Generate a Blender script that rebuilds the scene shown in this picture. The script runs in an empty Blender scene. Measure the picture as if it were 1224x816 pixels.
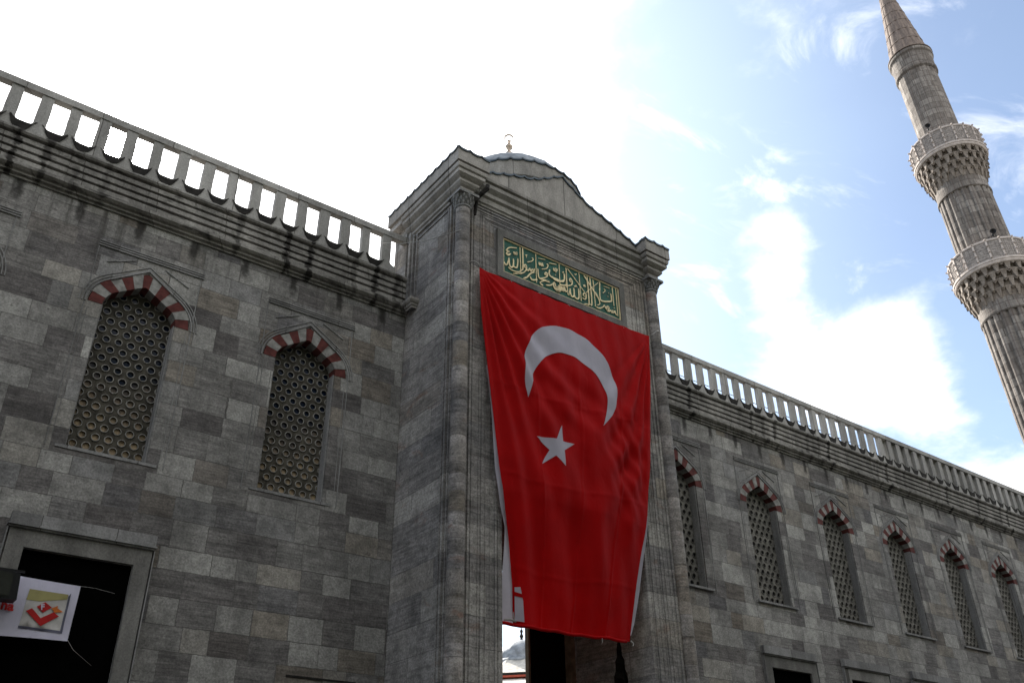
import bpy, bmesh, math, random
from math import sin, cos, pi, radians, sqrt, exp, atan2, tan
from mathutils import Vector, Matrix
from mathutils.geometry import tessellate_polygon, delaunay_2d_cdt
random.seed(7)
D = bpy.data
COL = bpy.context.scene.collection
SC = bpy.context.scene

# ------------------------------------------------------------------ camera
RIGHT = Vector((0.8021279, -0.59704908, -0.01110123))
UP = Vector((-0.29651919, -0.41436857, 0.8604505))
FWD = Vector((0.51833118, 0.68689962, 0.5094131))
cam_d = D.cameras.new('camera'); cam = D.objects.new('camera', cam_d); COL.objects.link(cam)
cam_d.sensor_width = 36; cam_d.lens = 1069.24/1224*36
cam_d.clip_start = .1; cam_d.clip_end = 5000
m = Matrix((RIGHT, UP, -FWD)).transposed().to_4x4(); m.translation = Vector((0, -12, 1.6))
cam.matrix_world = m
SC.camera = cam

# ------------------------------------------------------------------ light
SUN = Vector((0.08859, 0.77029, 0.63151)).normalized()
SUN_EL = math.asin(SUN.z); SUN_AZ = atan2(SUN.x, SUN.y)
sl = D.lights.new('sun', 'SUN'); sl.energy = 4.0; sl.angle = radians(.5); sl.color = (1, .94, .85)
so = D.objects.new('sun', sl); COL.objects.link(so); so.rotation_euler = SUN.to_track_quat('Z', 'Y').to_euler(); so.location = (0, 30, 60)
SC.view_settings.view_transform = 'Standard'; SC.view_settings.look = 'None'
SC.view_settings.gamma = 1; SC.view_settings.use_curve_mapping = False
SC.view_settings.exposure = 1.53


class NT:
    """small helper for node trees"""
    def __init__(s, tree): s.t = tree; s.n = tree.nodes; s.l = tree.links
    def new(s, typ, **kw):
        n = s.n.new(typ)
        for k, v in kw.items(): setattr(n, k, v)
        return n
    def put(s, sock, v):
        if v is None: return
        if hasattr(v, 'links') or isinstance(v, bpy.types.NodeSocket): s.l.new(v, sock)
        else: sock.default_value = v
    def m(s, op, a, b=None, c=None, clamp=False):
        n = s.new('ShaderNodeMath', operation=op); n.use_clamp = clamp
        s.put(n.inputs[0], a); s.put(n.inputs[1], b); s.put(n.inputs[2], c)
        return n.outputs[0]
    def vm(s, op, a, b=None):
        n = s.new('ShaderNodeVectorMath', operation=op)
        s.put(n.inputs[0], a); s.put(n.inputs[1], b)
        return n.outputs['Value'] if op in ('DOT_PRODUCT', 'LENGTH') else n.outputs[0]
    def xyz(s, x, y, z):
        n = s.new('ShaderNodeCombineXYZ'); s.put(n.inputs[0], x); s.put(n.inputs[1], y); s.put(n.inputs[2], z); return n.outputs[0]
    def sep(s, v):
        n = s.new('ShaderNodeSeparateXYZ'); s.put(n.inputs[0], v); return n.outputs
    def noise(s, v, scale=1, detail=3, rough=.5, dist=0, w=None, col=False):
        n = s.new('ShaderNodeTexNoise')
        if w is not None: n.noise_dimensions = '4D'; s.put(n.inputs['W'], w)
        s.put(n.inputs['Vector'], v); s.put(n.inputs['Scale'], scale); s.put(n.inputs['Detail'], detail)
        s.put(n.inputs['Roughness'], rough); s.put(n.inputs['Distortion'], dist)
        return n.outputs['Color'] if col else n.outputs['Fac']
    def ramp(s, f, stops, interp='LINEAR'):
        n = s.new('ShaderNodeValToRGB'); cr = n.color_ramp; cr.interpolation = interp
        while len(cr.elements) < len(stops): cr.elements.new(.5)
        for e, (p, c) in zip(cr.elements, stops):
            e.position = p; e.color = (c, c, c, 1) if isinstance(c, (int, float)) else (*c, 1)
        s.put(n.inputs[0], f); return n.outputs[0]
    def mr(s, v, a, b, c=0., d=1.):
        n = s.new('ShaderNodeMapRange'); n.clamp = True; n.interpolation_type = 'SMOOTHSTEP'
        for i, q in enumerate((v, a, b, c, d)): s.put(n.inputs[i], q)
        return n.outputs[0]
    def mix(s, f, a, b, mode='MIX'):
        n = s.new('ShaderNodeMix'); n.data_type = 'RGBA'; n.blend_type = mode
        s.put(n.inputs[0], f)
        s.put(n.inputs[6], (*a, 1) if isinstance(a, tuple) else a); s.put(n.inputs[7], (*b, 1) if isinstance(b, tuple) else b)
        return n.outputs[2]


w = D.worlds.new('World'); SC.world = w; w.use_nodes = True
t = NT(w.node_tree); t.n.clear()
sky = t.new('ShaderNodeTexSky', sky_type='NISHITA'); sky.sun_disc = False
sky.sun_elevation = SUN_EL; sky.sun_rotation = SUN_AZ; sky.air_density = 1.0; sky.dust_density = 1.5; sky.ozone_density = 1.0
tc = t.new('ShaderNodeTexCoord').outputs['Generated']
dirn = t.vm('NORMALIZE', tc)
dx, dy, dz = t.sep(dirn)
ds = t.vm('DOT_PRODUCT', dirn, tuple(SUN))
# a flat cloud layer seen in perspective
inv = t.m('DIVIDE', 1.0, t.m('ADD', t.m('MAXIMUM', dz, 0.0), .25))
pl = t.xyz(t.m('MULTIPLY', dx, inv), t.m('MULTIPLY', dy, inv), 0.0)
n1 = t.noise(pl, 2.1, 9, .56, .35)
n2 = t.noise(t.vm('ADD', pl, (7.3, 2.1, 4.)), 6.0, 7, .6, .2)
cov = t.m('ADD', t.m('MULTIPLY', t.m('ADD', t.m('MULTIPLY', n1, .6), t.m('MULTIPLY', n2, .4)), 1.5), -.25)
def blob(d, width, amp):
    d = Vector(d).normalized()
    k = t.m('SUBTRACT', t.vm('DOT_PRODUCT', dirn, tuple(d)), 1.0)
    return t.m('MULTIPLY', t.m('EXPONENT', t.m('MULTIPLY', k, 1/(1-cos(radians(width))))), amp)
CLOUDS = [((.69, .435, .575), 2.6, .17), ((.705, .455, .53), 2.6, .18), ((.773, .419, .476), 3.4, .20), ((.80, .385, .45), 3.0, .16), ((.762, .46, .43), 3.0, .17), ((.83, .41, .38), 3.0, .16),
          ((.616, .392, .684), 4.5, .13), ((.871, .363, .331), 3.0, .06), ((.885, .365, .29), 3.2, .30), ((.56, .37, .74), 5., -.16), ((.75, .30, .60), 6., -.10), ((.83, .33, .45), 2.5, -.12), ((.665, .545, .515), 4., -.16), ((.745, .415, .525), 1.8, -.16)]
tot = cov
for c_ in CLOUDS: tot = t.m('ADD', tot, blob(*c_))
tot = t.m('ADD', tot, t.mr(dy, .05, -.5, 0., .28))  # extra cloud out of view behind the camera, added to brighten the facade
cl = t.mr(tot, .52, .86)
wisp = t.noise(t.xyz(t.m('MULTIPLY', t.m('ADD', t.m('MULTIPLY', dx, inv), t.m('MULTIPLY', t.m('MULTIPLY', dy, inv), .6)), 3.0), t.m('MULTIPLY', t.m('MULTIPLY', dy, inv), 5.5), 2.), 1.6, 9, .62, .7)
cl = t.m('MAXIMUM', cl, t.m('MULTIPLY', t.mr(t.m('ADD', wisp, blob((.616, .392, .684), 8, .10)), .54, .80), .55))
veil = t.mr(t.m('ADD', ds, t.m('MULTIPLY', t.m('SUBTRACT', cov, .5), .16)), .84, .925)
cl = t.m('MAXIMUM', cl, veil)
haze = t.m('MULTIPLY', t.mr(t.noise(pl, .9, 6, .6, .4), .3, .7, .03, .085), t.mr(dy, -.3, .5, .9, 1.))
haze = t.m('ADD', haze, t.m('MULTIPLY', t.mr(ds, .66, .90), .24))
skyc = t.mix(haze, sky.outputs[0], (6.4, 8.0, 8.7))
glow = t.m('MULTIPLY', t.m('POWER', t.m('MAXIMUM', ds, 0.0), 9.0), 12.0)
core = t.m('MULTIPLY', t.m('POWER', t.m('MAXIMUM', ds, 0.0), 6000.0), 700.0)
cb = t.m('ADD', t.m('ADD', 8.5, glow), core)
cloudc = t.vm('MULTIPLY', (1.0, .99, .985), t.xyz(cb, cb, cb))
mixc = t.mix(cl, skyc, cloudc)
bg = t.new('ShaderNodeBackground'); t.put(bg.inputs[0], mixc); bg.inputs[1].default_value = .078
ow = t.new('ShaderNodeOutputWorld'); t.l.new(bg.outputs[0], ow.inputs[0])


# ------------------------------------------------------------------ materials
def mat(name):
    m_ = D.materials.new(name); m_.use_nodes = True
    t = NT(m_.node_tree); t.n.clear()
    b = t.new('ShaderNodeBsdfPrincipled'); o = t.new('ShaderNodeOutputMaterial'); t.l.new(b.outputs[0], o.inputs[0])
    b.inputs['Roughness'].default_value = .85; b.inputs['Specular IOR Level'].default_value = .25
    return m_, t, b

def bump(t, b, h, strength=.5, dist=.02):
    n = t.new('ShaderNodeBump'); n.inputs['Strength'].default_value = strength; n.inputs['Distance'].default_value = dist
    t.put(n.inputs['Height'], h); t.l.new(n.outputs[0], b.inputs['Normal'])

def flat(name, col, rough=.8, metal=0, var=.15, scale=6, spec=.25):
    m_, t, b = mat(name)
    p = t.new('ShaderNodeNewGeometry').outputs['Position']
    n = t.noise(p, scale, 5, .6)
    f = t.mr(n, .3, .7, 1-var, 1+var)
    c = t.vm('MULTIPLY', tuple(col), t.xyz(f, f, f))
    t.put(b.inputs['Base Color'], c); b.inputs['Roughness'].default_value = rough; b.inputs['Metallic'].default_value = metal
    b.inputs['Specular IOR Level'].default_value = spec
    bump(t, b, n, .2, .01)
    return m_

def ashlar(name, bw=.50, rh=.335, tones=None, vein=.35, warm=0., mortar=(.10, .095, .09), vary=.85, stain=True, cyl=None, red=0., sd=0., top=10.2):
    """coursed cut stone; every block has its own tone and its own veining"""
    m_, t, b = mat(name)
    p = t.new('ShaderNodeNewGeometry').outputs['Position']
    x, y, z = t.sep(p)
    if cyl:
        ang = t.m('ARCTAN2', t.m('SUBTRACT', y, cyl[1]), t.m('SUBTRACT', x, cyl[0]))
        u = t.m('MULTIPLY', ang, cyl[2])
    else:
        u = t.m('SUBTRACT', x, y)
    u = t.m('ADD', u, sd)
    v = t.m('ADD', z, t.m('MULTIPLY', t.m('SUBTRACT', t.noise(t.xyz(0., 0., t.m('MULTIPLY', z, 1.3)), 1.0, 1), .5), .5 if not cyl else 0.))
    row = t.m('FLOOR', t.m('DIVIDE', v, rh))
    wob = t.noise(t.xyz(t.m('MULTIPLY', u, .55/bw), t.m('MULTIPLY', row, 7.31), sd), 1.0, 1)
    uu = t.m('ADD', t.m('ADD', u, t.m('MULTIPLY', wob, vary*2.4*bw)), t.m('MULTIPLY', row, .37*bw))
    br = t.new('ShaderNodeTexBrick'); br.offset = .5; br.offset_frequency = 2; br.squash = 1
    rough_e = t.m('MULTIPLY', t.m('SUBTRACT', t.noise(p, 9, 4, .7), .5), .03)
    t.put(br.inputs['Vector'], t.xyz(t.m('ADD', uu, rough_e), t.m('ADD', v, rough_e), 0.))
    br.inputs['Color1'].default_value = (0, 0, 0, 1); br.inputs['Color2'].default_value = (1, 1, 1, 1); br.inputs['Mortar'].default_value = (.5, .5, .5, 1)
    br.inputs['Scale'].default_value = 1; br.inputs['Mortar Size'].default_value = .0045; br.inputs['Mortar Smooth'].default_value = .5
    br.inputs['Brick Width'].default_value = bw; br.inputs['Row Height'].default_value = rh; br.inputs['Bias'].default_value = 0
    rnd = t.sep(br.outputs['Color'])[0]; mf = br.outputs['Fac']
    wn = t.new('ShaderNodeTexWhiteNoise'); wn.noise_dimensions = '1D'; t.put(wn.inputs['W'], t.m('MULTIPLY', rnd, 917.3))
    r2, r3, r4 = t.sep(wn.outputs['Color'])
    tones = tones or [(0, (.115, .107, .105)), (.18, (.155, .147, .144)), (.38, (.195, .189, .182)), (.62, (.245, .240, .230)), (1, (.335, .33, .314))]
    base = t.ramp(r2, tones)
    base = t.mix(t.m('MULTIPLY', t.mr(r3, .80, .97), .45), base, (.23, .19, .14))
    base = t.mix(t.m('MULTIPLY', t.mr(r3, .16, .0), .4), base, (.13, .132, .145))
    # veining, along the bed of each block
    wv = t.m('MULTIPLY', rnd, 61.)
    vq = t.noise(t.xyz(t.m('MULTIPLY', u, .55), 0., t.m('MULTIPLY', z, 7.5)), 1.6, 6, .62, 1.3, w=wv)
    vq2 = t.noise(t.xyz(t.m('MULTIPLY', u, 1.1), 0., t.m('MULTIPLY', z, 21.)), 1.5, 5, .7, 1.0, w=wv)
    vq = t.m('ADD', t.m('MULTIPLY', vq, .45), t.m('MULTIPLY', vq2, .55))
    va = t.m('MULTIPLY', t.mr(r2, .75, .3, .12 if bw < 1 else .5, 1.), vein)
    vf = t.m('ADD', 1.0, t.m('MULTIPLY', t.m('MULTIPLY', t.m('SUBTRACT', vq, .5), 4.2), va))
    base = t.vm('MULTIPLY', base, t.xyz(vf, vf, vf))
    if red:
        rq = t.noise(t.xyz(t.m('MULTIPLY', u, 1.2), 3., t.m('MULTIPLY', z, 2.4)), 1.3, 5, .65, .8)
        base = t.mix(t.m('MULTIPLY', t.mr(rq, .57, .72), red), base, (.20, .115, .085))
    # weather: blotches and pits
    bl = t.noise(p, 1.1, 7, .68); sp = t.noise(p, 34, 5, .75); md = t.noise(p, 6.5, 6, .7)
    f = t.m('MULTIPLY', t.mr(bl, .28, .72, .66, 1.28), t.mr(sp, .30, .70, .66, 1.34))
    f = t.m('MULTIPLY', f, t.mr(md, .28, .70, .70, 1.24))
    base = t.vm('MULTIPLY', base, t.xyz(f, f, f))
    pit = t.mr(t.m('MULTIPLY', t.noise(p, 15, 6, .75), t.mr(md, .35, .7)), .42, .52)
    base = t.mix(t.m('MULTIPLY', pit, .6), base, (.06, .056, .05))
    if stain:   # water stains running down from the cornice, broken patches of black crust
        st = t.noise(t.xyz(t.m('MULTIPLY', u, 5.5), t.m('MULTIPLY', y, 5.), t.m('MULTIPLY', z, .55)), 1., 5, .6)
        near = t.mr(z, top-1.5, top)
        sm = t.m('MULTIPLY', t.mr(st, .55, .70), near)
        base = t.mix(t.m('MULTIPLY', sm, .75), base, (.045, .042, .038))
        dp = t.m('ABSOLUTE', t.m('SUBTRACT', t.m('FRACT', t.m('DIVIDE', t.m('ADD', u, .1), .84)), .5))
        dn = t.noise(t.xyz(t.m('MULTIPLY', u, 2.), 1., t.m('MULTIPLY', z, 4.)), 2., 5, .7)
        drip = t.m('MULTIPLY', t.mr(t.m('ADD', dp, t.m('MULTIPLY', dn, .22)), .22, .14), t.mr(t.m('ADD', z, t.m('MULTIPLY', dn, .5)), top-.22, top+.02))
        if not cyl and top < 11: base = t.mix(t.m('MULTIPLY', drip, .85), base, (.02, .018, .016))
    wash = t.noise(t.xyz(t.m('MULTIPLY', u, 1.7), 9., t.m('MULTIPLY', z, .7)), 1., 6, .7)
    base = t.mix(t.m('MULTIPLY', t.mr(wash, .66, .74), .35), base, (.42, .41, .39))
    mj = t.m('MULTIPLY', mf, t.mr(t.noise(p, 3.1, 4), .35, .6, .25, 1.))
    base = t.mix(t.m('MULTIPLY', mj, .8), base, mortar)
    base = t.vm('MULTIPLY', base, (1.01, 1.0, .985))
    t.put(b.inputs['Base Color'], base)
    rr = t.mr(sp, .3, .7, .7, .95); t.put(b.inputs['Roughness'], rr)
    h = t.m('ADD', t.m('ADD', t.m('MULTIPLY', mf, -1.2), t.m('MULTIPLY', sp, .35)), t.m('ADD', t.m('MULTIPLY', md, .6), t.m('MULTIPLY', r2, .35)))
    bump(t, b, h, .75, .018)
    return m_

def trim(name, lo=(.13, .125, .115), hi=(.30, .29, .27), black=.7, joints=1.1, thr=.5, drips=0):
    """moulded stone with streaks and black crust on ledges"""
    m_, t, b = mat(name)
    p = t.new('ShaderNodeNewGeometry').outputs['Position']
    x, y, z = t.sep(p); u = t.m('SUBTRACT', x, y)
    n1 = t.noise(t.xyz(t.m('MULTIPLY', u, 3.), t.m('MULTIPLY', y, 3.), t.m('MULTIPLY', z, 1.2)), 1., 7, .7)
    base = t.mix(t.mr(n1, .3, .72), lo, hi)
    n2 = t.noise(t.xyz(t.m('MULTIPLY', u, 7.), y, t.m('MULTIPLY', z, 1.6)), 1., 6, .7)
    n3 = t.noise(p, 2.2, 6, .7)
    crust = t.m('MULTIPLY', t.mr(n2, thr, thr+.16), t.mr(n3, .36, .62))
    base = t.mix(t.m('MULTIPLY', crust, black), base, (.028, .026, .023))
    hs = t.noise(t.xyz(t.m('MULTIPLY', u, 2.2), t.m('MULTIPLY', y, 2.), t.m('MULTIPLY', z, 16.)), 1., 5, .65)
    base = t.mix(t.m('MULTIPLY', t.mr(hs, thr+.03, thr+.12), black*.8), base, (.03, .028, .025))
    if drips:
        q = t.m('DIVIDE', t.m('SUBTRACT', x, 3.245), .42)
        kk = t.new('ShaderNodeTexWhiteNoise'); kk.noise_dimensions = '1D'; t.put(kk.inputs['W'], t.m('FLOOR', q))
        dd = t.m('ABSOLUTE', t.m('SUBTRACT', t.m('FRACT', q), .5))
        dn = t.noise(t.xyz(t.m('MULTIPLY', x, 5.), 1., t.m('MULTIPLY', z, 9.)), 1., 5, .7)
        dm_ = t.m('MULTIPLY', t.mr(t.m('ADD', dd, t.m('MULTIPLY', t.m('SUBTRACT', dn, .5), .9)), .17, .05), t.mr(kk.outputs['Value'], .25, .8, .1, 1.))
        base = t.mix(t.m('MULTIPLY', dm_, .92), base, (.016, .014, .012))
    sp = t.noise(p, 38, 5, .75); f = t.mr(sp, .25, .75, .75, 1.25)
    base = t.vm('MULTIPLY', base, t.xyz(f, f, f))
    cell = t.m('DIVIDE', u, joints); k = t.m('FLOOR', cell)
    fr = t.m('FRACT', cell); j = t.m('LESS_THAN', fr, .012)
    wn = t.new('ShaderNodeTexWhiteNoise'); wn.noise_dimensions = '1D'; t.put(wn.inputs['W'], k)
    jf = t.mr(wn.outputs['Value'], 0., 1., .82, 1.15)
    base = t.vm('MULTIPLY', base, t.xyz(jf, jf, jf))
    base = t.mix(t.m('MULTIPLY', j, .8), base, (.05, .045, .04))
    t.put(b.inputs['Base Color'], base)
    bump(t, b, t.m('ADD', t.m('ADD', sp, t.m('MULTIPLY', n1, 1.5)), t.m('MULTIPLY', j, -2.)), .5, .015)
    return m_

M = {}
M['wall'] = ashlar('wall_ashlar', vein=.8)
M['portal'] = ashlar('portal_marble', bw=1.3, rh=.42, vein=.85, vary=.35, stain=True, red=.55, sd=3.3, top=12.0,
                     tones=[(0, (.18, .174, .174)), (.4, (.235, .224, .217)), (.75, (.28, .268, .256)), (1, (.33, .318, .30))])
M['column'] = ashlar('column_marble', bw=9., rh=.40, vein=.8, vary=0, stain=False, red=.7, sd=11.,
                     tones=[(0, (.18, .172, .17)), (.5, (.25, .232, .22)), (1, (.32, .295, .275))])
M['trim'] = trim('cornice_stone', lo=(.16, .152, .14), hi=(.34, .325, .30), black=.85, thr=.53, drips=1)
M['bay'] = trim('bay_cornice_stone', lo=(.17, .16, .148), hi=(.33, .315, .29), black=.6, thr=.55)
M['rail'] = trim('parapet_stone', lo=(.27, .262, .248), hi=(.42, .408, .385), black=.35, thr=.56)
M['crown'] = trim('crown_stone', lo=(.23, .216, .20), hi=(.38, .357, .33), black=.3, joints=1.35, thr=.58)
M['marble'] = trim('frame_marble', lo=(.12, .116, .108), hi=(.23, .223, .208), black=.25, joints=9., thr=.6)
M['mould'] = trim('mould_stone', lo=(.17, .168, .165), hi=(.29, .285, .28), black=.3, joints=.9, thr=.58)
M['red'] = flat('red_stone', (.105, .030, .026), .85, var=.3, scale=9)
M['white'] = flat('white_stone', (.25, .245, .23), .85, var=.35, scale=9)
M['rim'] = flat('grille_rim_lit', (.27, .26, .24), .85, var=.35, scale=20)  # paler than the plaster, painting the light the rims catch
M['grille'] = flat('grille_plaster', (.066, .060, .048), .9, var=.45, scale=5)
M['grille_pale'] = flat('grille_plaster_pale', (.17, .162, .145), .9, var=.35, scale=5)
M['lead'] = flat('lead_sheet', (.075, .095, .115), .55, metal=.3, var=.3, scale=4)
M['leadpale'] = flat('lead_pale', (.26, .28, .30), .6, metal=.2, var=.3, scale=5)
M['soot_and_shade'] = flat('crust_and_shade', (.022, .02, .018), .95, var=.4, scale=12)  # black crust, also the painted shade of the drum recess
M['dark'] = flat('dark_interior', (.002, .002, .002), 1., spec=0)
M['wood'] = flat('dark_wood', (.004, .003, .003), .9, spec=.02)
M['woodedge'] = flat('pale_wood', (.16, .12, .08), .8, var=.3)
M['gold'] = flat('gold_leaf', (.72, .60, .36), .5, metal=.1, var=.15, scale=14)
M['greenpanel'] = flat('green_panel', (.012, .085, .06), .6, var=.3, scale=8)
M['brass'] = flat('gilt_brass', (.45, .36, .28), .4, metal=.7)
M['cable'] = flat('grey_cable', (.35, .34, .32), .6)
M['blackmetal'] = flat('black_metal', (.008, .008, .009), .5)
M['lampglass'] = flat('lamp_glass', (.03, .03, .028), .2, spec=.6)
M['blackout_gallery'] = flat('blackout_plaster', (.10, .09, .08), .9)
M['redtrim'] = flat('red_edge', (.35, .07, .04), .8)
M['sunstone'] = flat('pale_stone', (.55, .52, .46), .85, var=.2)
M['ground'] = None

def glass_mat():
    m_, t, b = mat('window_glass')
    p = t.new('ShaderNodeNewGeometry').outputs['Position']
    x, y, z = t.sep(p)
    n = t.noise(p, 1.6, 3, .6)
    ochre = t.mr(t.m('ADD', t.m('MULTIPLY', n, .9), t.m('MULTIPLY', t.m('SUBTRACT', 7.75, z), .75)), .35, 1.25)  # ochre tint growing towards the lower panes
    fine = t.noise(p, 14, 4, .6)
    c = t.mix(t.m('MULTIPLY', ochre, t.mr(fine, .3, .6, .45, 1.)), (.006, .013, .034), (.42, .32, .21))
    t.put(b.inputs['Base Color'], c); t.put(b.inputs['Roughness'], t.mr(ochre, 0., 1., .12, .8))
    b.inputs['Specular IOR Level'].default_value = .12
    return m_
M['glass'] = glass_mat()
M['voidglass'] = flat('dark_glass', (.006, .006, .008), .3, spec=.3)

def cloth(name, col, trans, trcol, seam=True):
    m_, t, b = mat(name)
    o = [n for n in t.n if n.type == 'OUTPUT_MATERIAL'][0]
    p = t.new('ShaderNodeNewGeometry').outputs['Position']
    x, y, z = t.sep(p)
    n = t.noise(p, 1.8, 5, .6); fine = t.noise(t.xyz(t.m('MULTIPLY', x, 160.), 0., t.m('MULTIPLY', z, 160.)), 1., 2)
    f = t.mr(n, .3, .7, .9, 1.1)
    c = t.vm('MULTIPLY', col, t.xyz(f, f, f))
    t.put(b.inputs['Base Color'], c); b.inputs['Roughness'].default_value = .62
    b.inputs['Specular IOR Level'].default_value = .06
    tr = t.new('ShaderNodeBsdfTranslucent'); tr.inputs[0].default_value = (*trcol, 1)
    mx = t.new('ShaderNodeMixShader'); mx.inputs[0].default_value = trans
    t.l.new(b.outputs[0], mx.inputs[1]); t.l.new(tr.outputs[0], mx.inputs[2]); t.l.new(mx.outputs[0], o.inputs[0])
    wr = t.noise(t.xyz(t.m('MULTIPLY', x, 2.2), 0., t.m('MULTIPLY', z, 1.)), 2.2, 4, .55, .6)
    bump(t, b, t.m('ADD', t.m('MULTIPLY', wr, 1.), t.m('MULTIPLY', fine, .02)), .35, .05)
    return m_
M['flagred'] = cloth('red_cloth', (.38, .002, .003), .16, (.45, .002, .002))
M['flagwhite'] = cloth('white_cloth', (.48, .47, .54), .22, (.7, .62, .68))
M['bannerwhite'] = cloth('banner_vinyl', (.62, .60, .72), .1, (.7, .7, .8))
M['bred'] = flat('banner_red', (.42, .015, .015), .6); M['bolive'] = flat('banner_olive', (.30, .27, .11), .6, var=.2, scale=3)
M['borange'] = flat('banner_orange', (.6, .16, .03), .6); M['bgrey'] = flat('banner_grey', (.10, .10, .14), .6)
M['bpale'] = flat('banner_pale', (.50, .48, .46), .6)

def minaret_mat(name, flute=True):
    m_, t, b = mat(name)
    p = t.new('ShaderNodeTexCoord').outputs['Object']
    x, y, z = t.sep(p)
    ang = t.m('ARCTAN2', y, x); u = t.m('MULTIPLY', ang, 1.6)
    br = t.new('ShaderNodeTexBrick'); t.put(br.inputs['Vector'], t.xyz(u, z, 0.)); br.inputs['Scale'].default_value = 1
    br.inputs['Color1'].default_value = (0, 0, 0, 1); br.inputs['Color2'].default_value = (1, 1, 1, 1); br.inputs['Mortar'].default_value = (.2, .2, .2, 1)
    br.inputs['Mortar Size'].default_value = .02; br.inputs['Brick Width'].default_value = .9; br.inputs['Row Height'].default_value = .55
    r = t.sep(br.outputs['Color'])[0]
    wn = t.new('ShaderNodeTexWhiteNoise'); wn.noise_dimensions = '1D'; t.put(wn.inputs['W'], t.m('MULTIPLY', r, 331.))
    base = t.ramp(wn.outputs['Value'], [(0, (.16, .138, .12)), (.5, (.225, .20, .178)), (1, (.30, .27, .24))])
    v = t.noise(t.xyz(t.m('MULTIPLY', u, 1.2), 1., t.m('MULTIPLY', z, 2.2)), 1.4, 6, .7, .8)
    st = t.noise(t.xyz(t.m('MULTIPLY', u, 4.5), 1., t.m('MULTIPLY', z, .25)), 1., 6, .7)
    f = t.m('MULTIPLY', t.mr(v, .25, .75, .7, 1.25), t.mr(st, .3, .7, .65, 1.15))
    base = t.vm('MULTIPLY', base, t.xyz(f, f, f))
    ln = t.m('ABSOLUTE', t.m('SUBTRACT', t.m('FRACT', t.m('MULTIPLY', ang, 22/(2*pi))), .5))
    lf = t.m('MULTIPLY', t.mr(ln, .07, .02), t.m('MULTIPLY', t.mr(z, 62.5, 62.), t.mr(v, .3, .6, .3, 1.)))
    base = t.mix(t.m('MULTIPLY', lf, .8), base, (.09, .06, .05))
    base = t.mix(t.m('MULTIPLY', br.outputs['Fac'], .6), base, (.07, .06, .055))
    t.put(b.inputs['Base Color'], base)
    bump(t, b, t.m('ADD', t.m('MULTIPLY', br.outputs['Fac'], -1.), v), .6, .05)
    return m_
M['minaret'] = minaret_mat('minaret_stone')
M['muq'] = trim('muqarnas_stone', lo=(.17, .14, .115), hi=(.31, .265, .225), black=.55, joints=50., thr=.5)
M['parapet'] = flat('pale_parapet', (.50, .44, .40), .85, var=.2, scale=3)
M['lattice'] = flat('lattice_stone', (.32, .285, .26), .85, var=.3, scale=6)
M['conelead'] = trim('cone_lead', lo=(.14, .11, .095), hi=(.27, .215, .18), black=.3, joints=50., thr=.58)

def ground_mat():
    m_, t, b = mat('paving')
    p = t.new('ShaderNodeNewGeometry').outputs['Position']
    br = t.new('ShaderNodeTexBrick'); t.put(br.inputs['Vector'], p); br.inputs['Scale'].default_value = 1
    br.inputs['Color1'].default_value = (.055, .052, .048, 1); br.inputs['Color2'].default_value = (.085, .08, .073, 1); br.inputs['Mortar'].default_value = (.03, .03, .028, 1)
    br.inputs['Mortar Size'].default_value = .01; br.inputs['Brick Width'].default_value = .9; br.inputs['Row Height'].default_value = .6
    f = t.mr(t.noise(p, .8, 6, .7), .3, .7, .75, 1.15)
    t.put(b.inputs['Base Color'], t.vm('MULTIPLY', br.outputs['Color'], t.xyz(f, f, f)))
    return m_
M['ground'] = ground_mat()

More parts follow.
